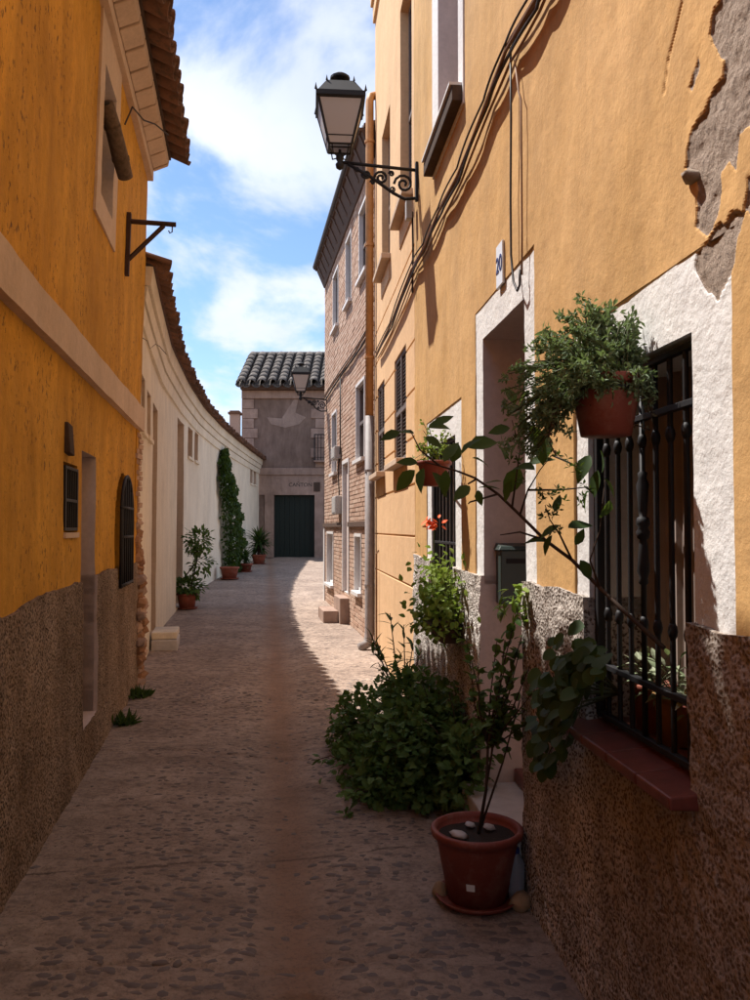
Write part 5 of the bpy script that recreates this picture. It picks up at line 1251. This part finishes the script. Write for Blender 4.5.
# --- the long branch reaching over the lane
br_ = thing('climbing_plant', 'long woody branch with big dark leaves reaching from the near window over the lane', 'climbing plant', WR.pt(w1[0] + .1, .96, .0))
main = [(664, 648, 2.18), (625, 612, 2.3), (600, 588, 2.4), (572, 560, 2.48), (545, 540, 2.55), (520, 515, 2.62), (498, 494, 2.68), (475, 478, 2.72), (457, 471, 2.76), (440, 466, 2.8), (425, 462, 2.82)]
mp_ = [at(*q) for q in main]; b = MB(); b.tube(mp_, [.0065, .006, .0058, .0056, .0054, .005, .0045, .004, .0035, .003, .002], 6)
for path in (((545, 540, 2.55), (520, 532, 2.57), (500, 535, 2.58)), ((520, 515, 2.62), (528, 490, 2.6), (540, 470, 2.6), (552, 455, 2.6)), ((512, 508, 2.63), (516, 480, 2.6), (520, 450, 2.58), (512, 420, 2.56)), ((475, 480, 2.72), (468, 484, 2.7)), ((572, 560, 2.48), (560, 535, 2.46), (550, 520, 2.45), (545, 505, 2.44)), ((498, 494, 2.68), (470, 502, 2.7), (468, 504, 2.7)), ((600, 588, 2.4), (590, 560, 2.4), (600, 530, 2.38), (605, 480, 2.33)), ((552, 455, 2.6), (570, 463, 2.58), (582, 470, 2.55)), ((440, 466, 2.8), (420, 450, 2.82), (410, 430, 2.84)), ((528, 490, 2.6), (560, 490, 2.56), (588, 487, 2.5))):
    b.tube([at(*q) for q in path], [.004, .003, .0018, .0014][:len(path)], 5)
b.build('branch', STEM, br_, True)
lv = [(400, 432, 22, -160), (414, 434, 20, 170), (428, 428, 26, 10), (432, 425, 24, 25), (425, 437, 22, -30), (418, 463, 24, 170), (415, 470, 34, -135), (424, 468, 30, -110), (432, 472, 32, -60), (446, 470, 28, -95), (444, 462, 30, 60), (452, 462, 26, 70), (462, 454, 30, 55), (468, 448, 34, 20), (472, 458, 24, -10), (478, 488, 24, 10), (470, 486, 22, -140), (485, 484, 18, 20), (478, 490, 18, -80),
      (510, 428, 28, -170), (520, 440, 26, -130), (530, 425, 30, -60), (545, 432, 36, -95), (520, 468, 34, -120), (528, 465, 30, 20), (535, 470, 24, 160), (512, 480, 26, -110), (505, 460, 22, 100), (590, 455, 30, -120), (598, 470, 32, -100), (604, 478, 28, -60), (588, 490, 26, -110), (560, 525, 26, -150), (568, 528, 28, 20), (552, 535, 22, -120), (545, 542, 22, 170), (575, 545, 22, 60), (580, 560, 24, -60), (556, 512, 22, 80), (600, 450, 26, -70), (515, 405, 24, 120), (525, 410, 26, -100), (530, 390, 22, -140), (610, 500, 26, -110)]
for (u, v, L_, ang) in lv:
    y_ = np.interp(u, [q[0] for q in main][::-1], [q[2] for q in main][::-1]) + ru(-.05, .05); p_ = at(u, v, y_); e_ = at(u + L_ * math.cos(R(ang)), v - L_ * math.sin(R(ang)), y_ + ru(-.03, .04))
    b = MB(); L2 = (e_ - p_).length * ru(.8, 1.0); leaf(b, p_, e_ - p_, (Vector((0, -.55, .7)) + rdir() * .6).normalized(), L2, L2 * ru(.42, .62), 'ovate', ru(.0, .4), ru(.15, .5)); b.build('leaf', LFM, br_, True)
fb = MB()  # whorls of small narrow leaves on the side shoots
for path in (((556, 452), (570, 463), (582, 470)), ((540, 490), (560, 490), (588, 487)), ((548, 512), (560, 505), (582, 500)), ((512, 440), (515, 460), (518, 480)), ((545, 500), (550, 516), (556, 530))):
    for (u, v) in path:
        for k in range(3):
            uu, vv = u + ru(-5, 5), v + ru(-5, 5); y_ = np.interp(uu, [425, 664], [2.75, 2.2]); c_ = at(uu, vv, y_)
            for j in range(6): leaf(fb, c_, (rdir() + Vector((0, 0, .3))).normalized(), rdir(), ru(.014, .026), ru(.005, .008), 'tiny', 0, .4)
fb.build('small_leaves', LFD, br_, kind='stuff')

# --- trailing broad-leaved plant at the sill's far end
tr = thing('trailing_plant', 'broad-leaved green plant spilling over the far end of the near window sill', 'trailing plant', WR.pt(w1[1] - .05, .96, .02))
b = MB(); root = WR.pt(w1[1] - .12, 1.06, -.06)
for (u, v, d_) in ((555, 690, .14), (548, 725, .12), (545, 760, .10), (570, 720, .12), (560, 655, .14), (590, 650, .08), (540, 700, .12), (565, 745, .1)):
    s_, z_ = WR.hit(u, v, d_); t_ = WR.pt(s_, z_, d_); m_ = root.lerp(t_, .4) + Vector((-.05, 0, .04)); b.tube([root, m_, t_], [.005, .004, .002], 5, False)
b.build('stem', STEMG, tr, True); k = 0
cl = [(575, 660, 30, 26, .10, 46), (560, 690, 22, 26, .12, 38), (556, 722, 18, 22, .11, 24), (548, 752, 12, 16, .09, 12), (592, 645, 16, 12, .06, 10), (545, 700, 10, 20, .1, 10)]
for (u, v, ru_, rv, d_, n_) in cl:
    for i in range(int(n_ * 1.5)):
        uu, vv = u + random.gauss(0, .5) * ru_, v + random.gauss(0, .5) * rv; dj = d_ + ru(-.06, .07); s_, z_ = WR.hit(uu, vv, dj); p_ = WR.pt(s_, z_, dj)
        b = MB(); L_ = ru(.038, .068); leaf(b, p_, (Vector((-.6, -.3, -.7)) + rdir() * .6).normalized(), (Vector((-.8, -.5, .7)) + rdir() * .4).normalized(), L_, L_ * ru(.75, .95), 'round', .12, .15); b.build('leaf', LFM, tr, True)
# --- pots inside the grille
for i, (f, mt, lab, lm) in enumerate(((.72, TERRA, 'middle ochre-brown pot with cream-edged leaves behind the near window grille', LFV), (.50, simple('ochre_pot', (.34, .17, .05), .8), 'ochre clay pot with cream-edged leaves behind the near window grille, left of the red one', LFV), (.24, TERRAP, 'red pot with cream-edged leaves behind the near window grille, nearest the camera', LFV))):
    if i == 0: lab = 'clay pot with cream-edged leaves behind the near window grille, farthest along the sill'
    c_ = WR.pt(w1[0] + (w1[1] - w1[0]) * f, .958, -.135); t = thing('potted_plant', lab, 'potted plant', c_, 'pots on the near window sill'); pot('pot', c_, .05, .068, .15, mt, t, .014, 18, False)
    fb = MB(); sb = MB()
    for k in range(34):
        d_ = (rdir() + Vector((0, 0, .9))).normalized(); L_ = ru(.05, .12); p_ = c_ + Vector((0, 0, .135)); q = p_ + d_ * L_
        q.z = min(q.z, c_.z + .33); dn_ = (q - c_).dot(WR.nor(3)); q -= WR.nor(3) * max(0, dn_ - .08) 
        sb.tube([p_, q], .0015, 3, False); leaf(fb, q, (d_ + rdir() * .5 - Vector((0, 0, .4))).normalized(), Vector((0, 0, 1)), ru(.03, .05), ru(.018, .028), 'ovate', .3)
    sb.build('stem', STEMG, t); fb.build('foliage', lm, t, kind='stuff')

# --- far window: hanging pot, planter and flower
c_ = wallpos(434, 486, .16); t = thing('hanging_pot', 'small terracotta pot with airy yellow-green plant hung high on the far window grille', 'potted plant', c_); pot('pot', c_, .07, .10, .15, TERRAP, t, .015, 18, False)
b = MB(); b.tube([c_ + Vector((.05, .05, .12)), WR.pt(WR.hit(434, 470)[0], c_.z + .12, -.02)], .006, 5); b.build('holder', IRON, t)
sb = MB(); fb = MB(); f2 = MB()
for k in range(26):
    p_ = c_ + Vector((0, 0, .14)); q = at(ru(414, 452), ru(420, 462), c_.y + ru(-.1, .1)); q = Vector((min(q.x, 1.0 - .1012 * q.y - .02), q.y, q.z)); sb.tube([p_, p_.lerp(q, .6) + Vector((0, 0, .04)), q], .002, 4, False)
    for j in range(11): leaf(fb, p_.lerp(q, ru(.5, 1)) + rdir() * .02, rdir(), rdir(), ru(.02, .035), ru(.012, .02), 'tiny', 0, .3)
sb.build('stem', STEMG, t); fb.build('foliage', LFY, t, kind='stuff')
c_ = wallpos(438, 640, .13); t = thing('window_planter', 'terracotta planter with bright green foliage and one orange flower under the far window', 'potted plant', c_)
b = MB(); s0, z0 = WR.hit(438, 640, .13); 
b.box8([WR.pt(s0 - .16, z0, .05), WR.pt(s0 + .19, z0, .05), WR.pt(s0 + .19, z0, .14), WR.pt(s0 - .16, z0, .14), WR.pt(s0 - .19, z0 + .13, .03), WR.pt(s0 + .22, z0 + .13, .03), WR.pt(s0 + .22, z0 + .13, .16), WR.pt(s0 - .19, z0 + .13, .16)]); b.build('planter', WOODB, t, bevel=.008)
b = MB(); b.wbox(WR, s0 - .18, s0 + .21, z0 + .10, z0 + .12, .0, .2); b.build('holder', IRON, t)
sb = MB(); fb = MB()
for k in range(950):
    s = s0 + random.gauss(.04, .19); z = z0 + .06 + abs(random.gauss(.14, .15)) - .08 * (rnd() < .15); d_ = .12 + random.gauss(0, .07); p_ = WR.pt(s, min(z, z0 + .56), max(.04, d_)); leaf(fb, p_, (rdir() + WR.nor(4) * .5).normalized(), (rdir() * .7 + Vector((0, 0, 1))).normalized(), ru(.03, .055), ru(.022, .04), 'ovate', .2)
for k in range(14): sb.tube([WR.pt(s0 + ru(-.2, .2), z0 + .1, .11), WR.pt(s0 + ru(-.15, .25), z0 + ru(.3, .5), ru(.06, .18))], .003, 4, False)
sb.build('stem', STEMG, t); fb.build('foliage', LFY, t, kind='stuff')
fc = wallpos(434, 524, .16); b = MB(); b.tube([WR.pt(s0, z0 + .12, .12), WR.pt(s0 + .01, z0 + .5, .15), fc], .004, 5); b.build('flower_stalk', STEMG, t); b = MB()
for k in range(26): leaf(b, fc + Vector((ru(-.05, .05), ru(-.03, .03), ru(-.04, .04))), rdir(), rdir(), ru(.03, .055), ru(.014, .024), 'narrow', .2)
b.build('flower', PETAL, t)

# --- far left pots
g1_ = ghit(187, 609); t = thing('potted_tree', 'small leafy tree above a low bush in the nearest terracotta pot along the white wall', 'potted plant', g1_, 'pots along the white wall'); c_ = g1_ + Vector((0, 0, .01))
pot('pot', c_, .13, .17, .26, TERRA, t, .02, 18)
sb = MB(); fb = MB(); tp = at(197, 560, g1_.y); sb.tube([c_ + Vector((.03, 0, .2)), tp, at(199, 540, g1_.y)], [.018, .012, .006], 6)
for (cc, rr, n_) in ((c_ + Vector((0, 0, .38)), (.28, .24, .17), 420), (at(199, 540, g1_.y), (.24, .22, .2), 230), (at(201, 562, g1_.y), (.2, .18, .22), 130), (at(193, 548, g1_.y), (.12, .12, .12), 50)):
    for p_, d_ in ellipsoid_pts(cc, rr, n_, .3, .3, 1.3): leaf(fb, p_, (d_ + rdir() * .6).normalized(), (Vector((0, 0, 1)) + rdir() * .5).normalized(), ru(.06, .11), ru(.035, .06), 'ovate', .2)
    for k in range(4): sb.tube([tp, Vector(cc) + Vector((ru(-1, 1) * rr[0], ru(-1, 1) * rr[1], ru(-1, 1) * rr[2])) * .7], .006, 4)
sb.build('trunk', STEM, t, True); fb.build('foliage', LFB, t, kind='stuff')
g2_ = ghit(227, 579); g2_.x = max(g2_.x, -3.68); t = thing('ivy_column', 'tall dark ivy column climbing the white wall from a terracotta pot', 'ivy', g2_, 'pots along the white wall')
c_ = g2_ + Vector((.06, -.1, .01)); pot('pot', c_, .17, .23, .30, TERRA, t, .03, 18); fb = MB(); sb = MB()
prof_ = [(452, 222, 2.5), (462, 221, 5), (475, 222, 7.5), (490, 223.5, 9), (505, 225, 10.5), (520, 227, 11.5), (540, 228, 12), (555, 228, 11.5), (568, 227, 9)]
for k in range(4200):
    v = ru(449, 570); uc = np.interp(v, [q[0] for q in prof_], [q[1] for q in prof_]); hw = np.interp(v, [q[0] for q in prof_], [q[2] for q in prof_]) * (1 + .22 * math.sin(v * .35) * math.sin(v * .13))
    sw_ = ru(-1, 1); s_, z_ = WW.hit(uc + sw_ * hw * .6 - 1, v, .0); d_ = .05 + .38 * math.sqrt(max(0, 1 - sw_ * sw_)) * hw / 12 * rnd() ** .35
    leaf(fb, WW.pt(s_, z_, d_), (rdir() + Vector((.3, -.2, -.7))).normalized(), (WW.nor(s_) + rdir() * .4).normalized(), ru(.06, .10), ru(.05, .08), 'round', .15)
s_, z_ = WW.hit(226, 560); sb.tube([WW.pt(s_, z_ - .3, .2), WW.pt(s_, z_ + 1, .1), WW.pt(WW.hit(222, 470)[0], 3.0, .06)], [.03, .025, .01], 6)
sb.build('trunk', STEM, t, True); fb.build('foliage', IVY, t, kind='stuff')
for (u, v, sc_, lab) in ((248, 564, 1.0, 'spiky dark yucca in a pot, last along the white wall'), (237, 572, .55, 'small spiky plant in a low pot between the ivy and the yucca')):
    g_ = ghit(u, v); g_.x = max(g_.x, -3.75 if sc_ == 1 else -3.62); t = thing('potted_yucca', lab, 'potted plant', g_, 'pots along the white wall'); c_ = g_ + Vector((0, 0, .01)); pot('pot', c_, .17 * (.6 + .4 * sc_), .23 * (.6 + .4 * sc_), .3 * (.5 + .5 * sc_), TERRA, t, .03, 16); fb = MB()
    for k in range(int(150 * sc_)):
        d_ = (rdir() + Vector((0, 0, .45))).normalized(); leaf(fb, c_ + Vector((0, 0, .35 * sc_ + .1 + ru(0, .35) * sc_)), d_, Vector((0, 0, 1)), ru(.4, .62) * sc_, .07 * sc_ ** .5, 'narrow', .25)
    sb = MB(); sb.tube([c_ + Vector((0, 0, .2)), c_ + Vector((0, 0, .35 * sc_ + .3))], .04, 6); sb.build('trunk', STEM, t); fb.build('foliage', LFD, t, kind='stuff')
# weeds at the foot of the left wall
for (u, v, lab) in ((123, 697, 'small green weed tuft at the foot of the left wall, farther of two'), (113, 724, 'small green weed tuft at the foot of the left wall, nearer of two')):
    g_ = ghit(u, v); g_.x = max(g_.x, -1.013 - .1667 * g_.y + .12); t = thing('weed', lab, 'weed', g_, 'weeds at the wall foot'); fb = MB()
    for k in range(110): leaf(fb, g_ + Vector((random.gauss(0, .035), random.gauss(0, .05), 0)), (rdir() * .8 + Vector((0, 0, .8))).normalized(), rdir(), ru(.05, .12), ru(.014, .026), 'narrow', .4)
    fb.build('foliage', LFD, t, kind='stuff')
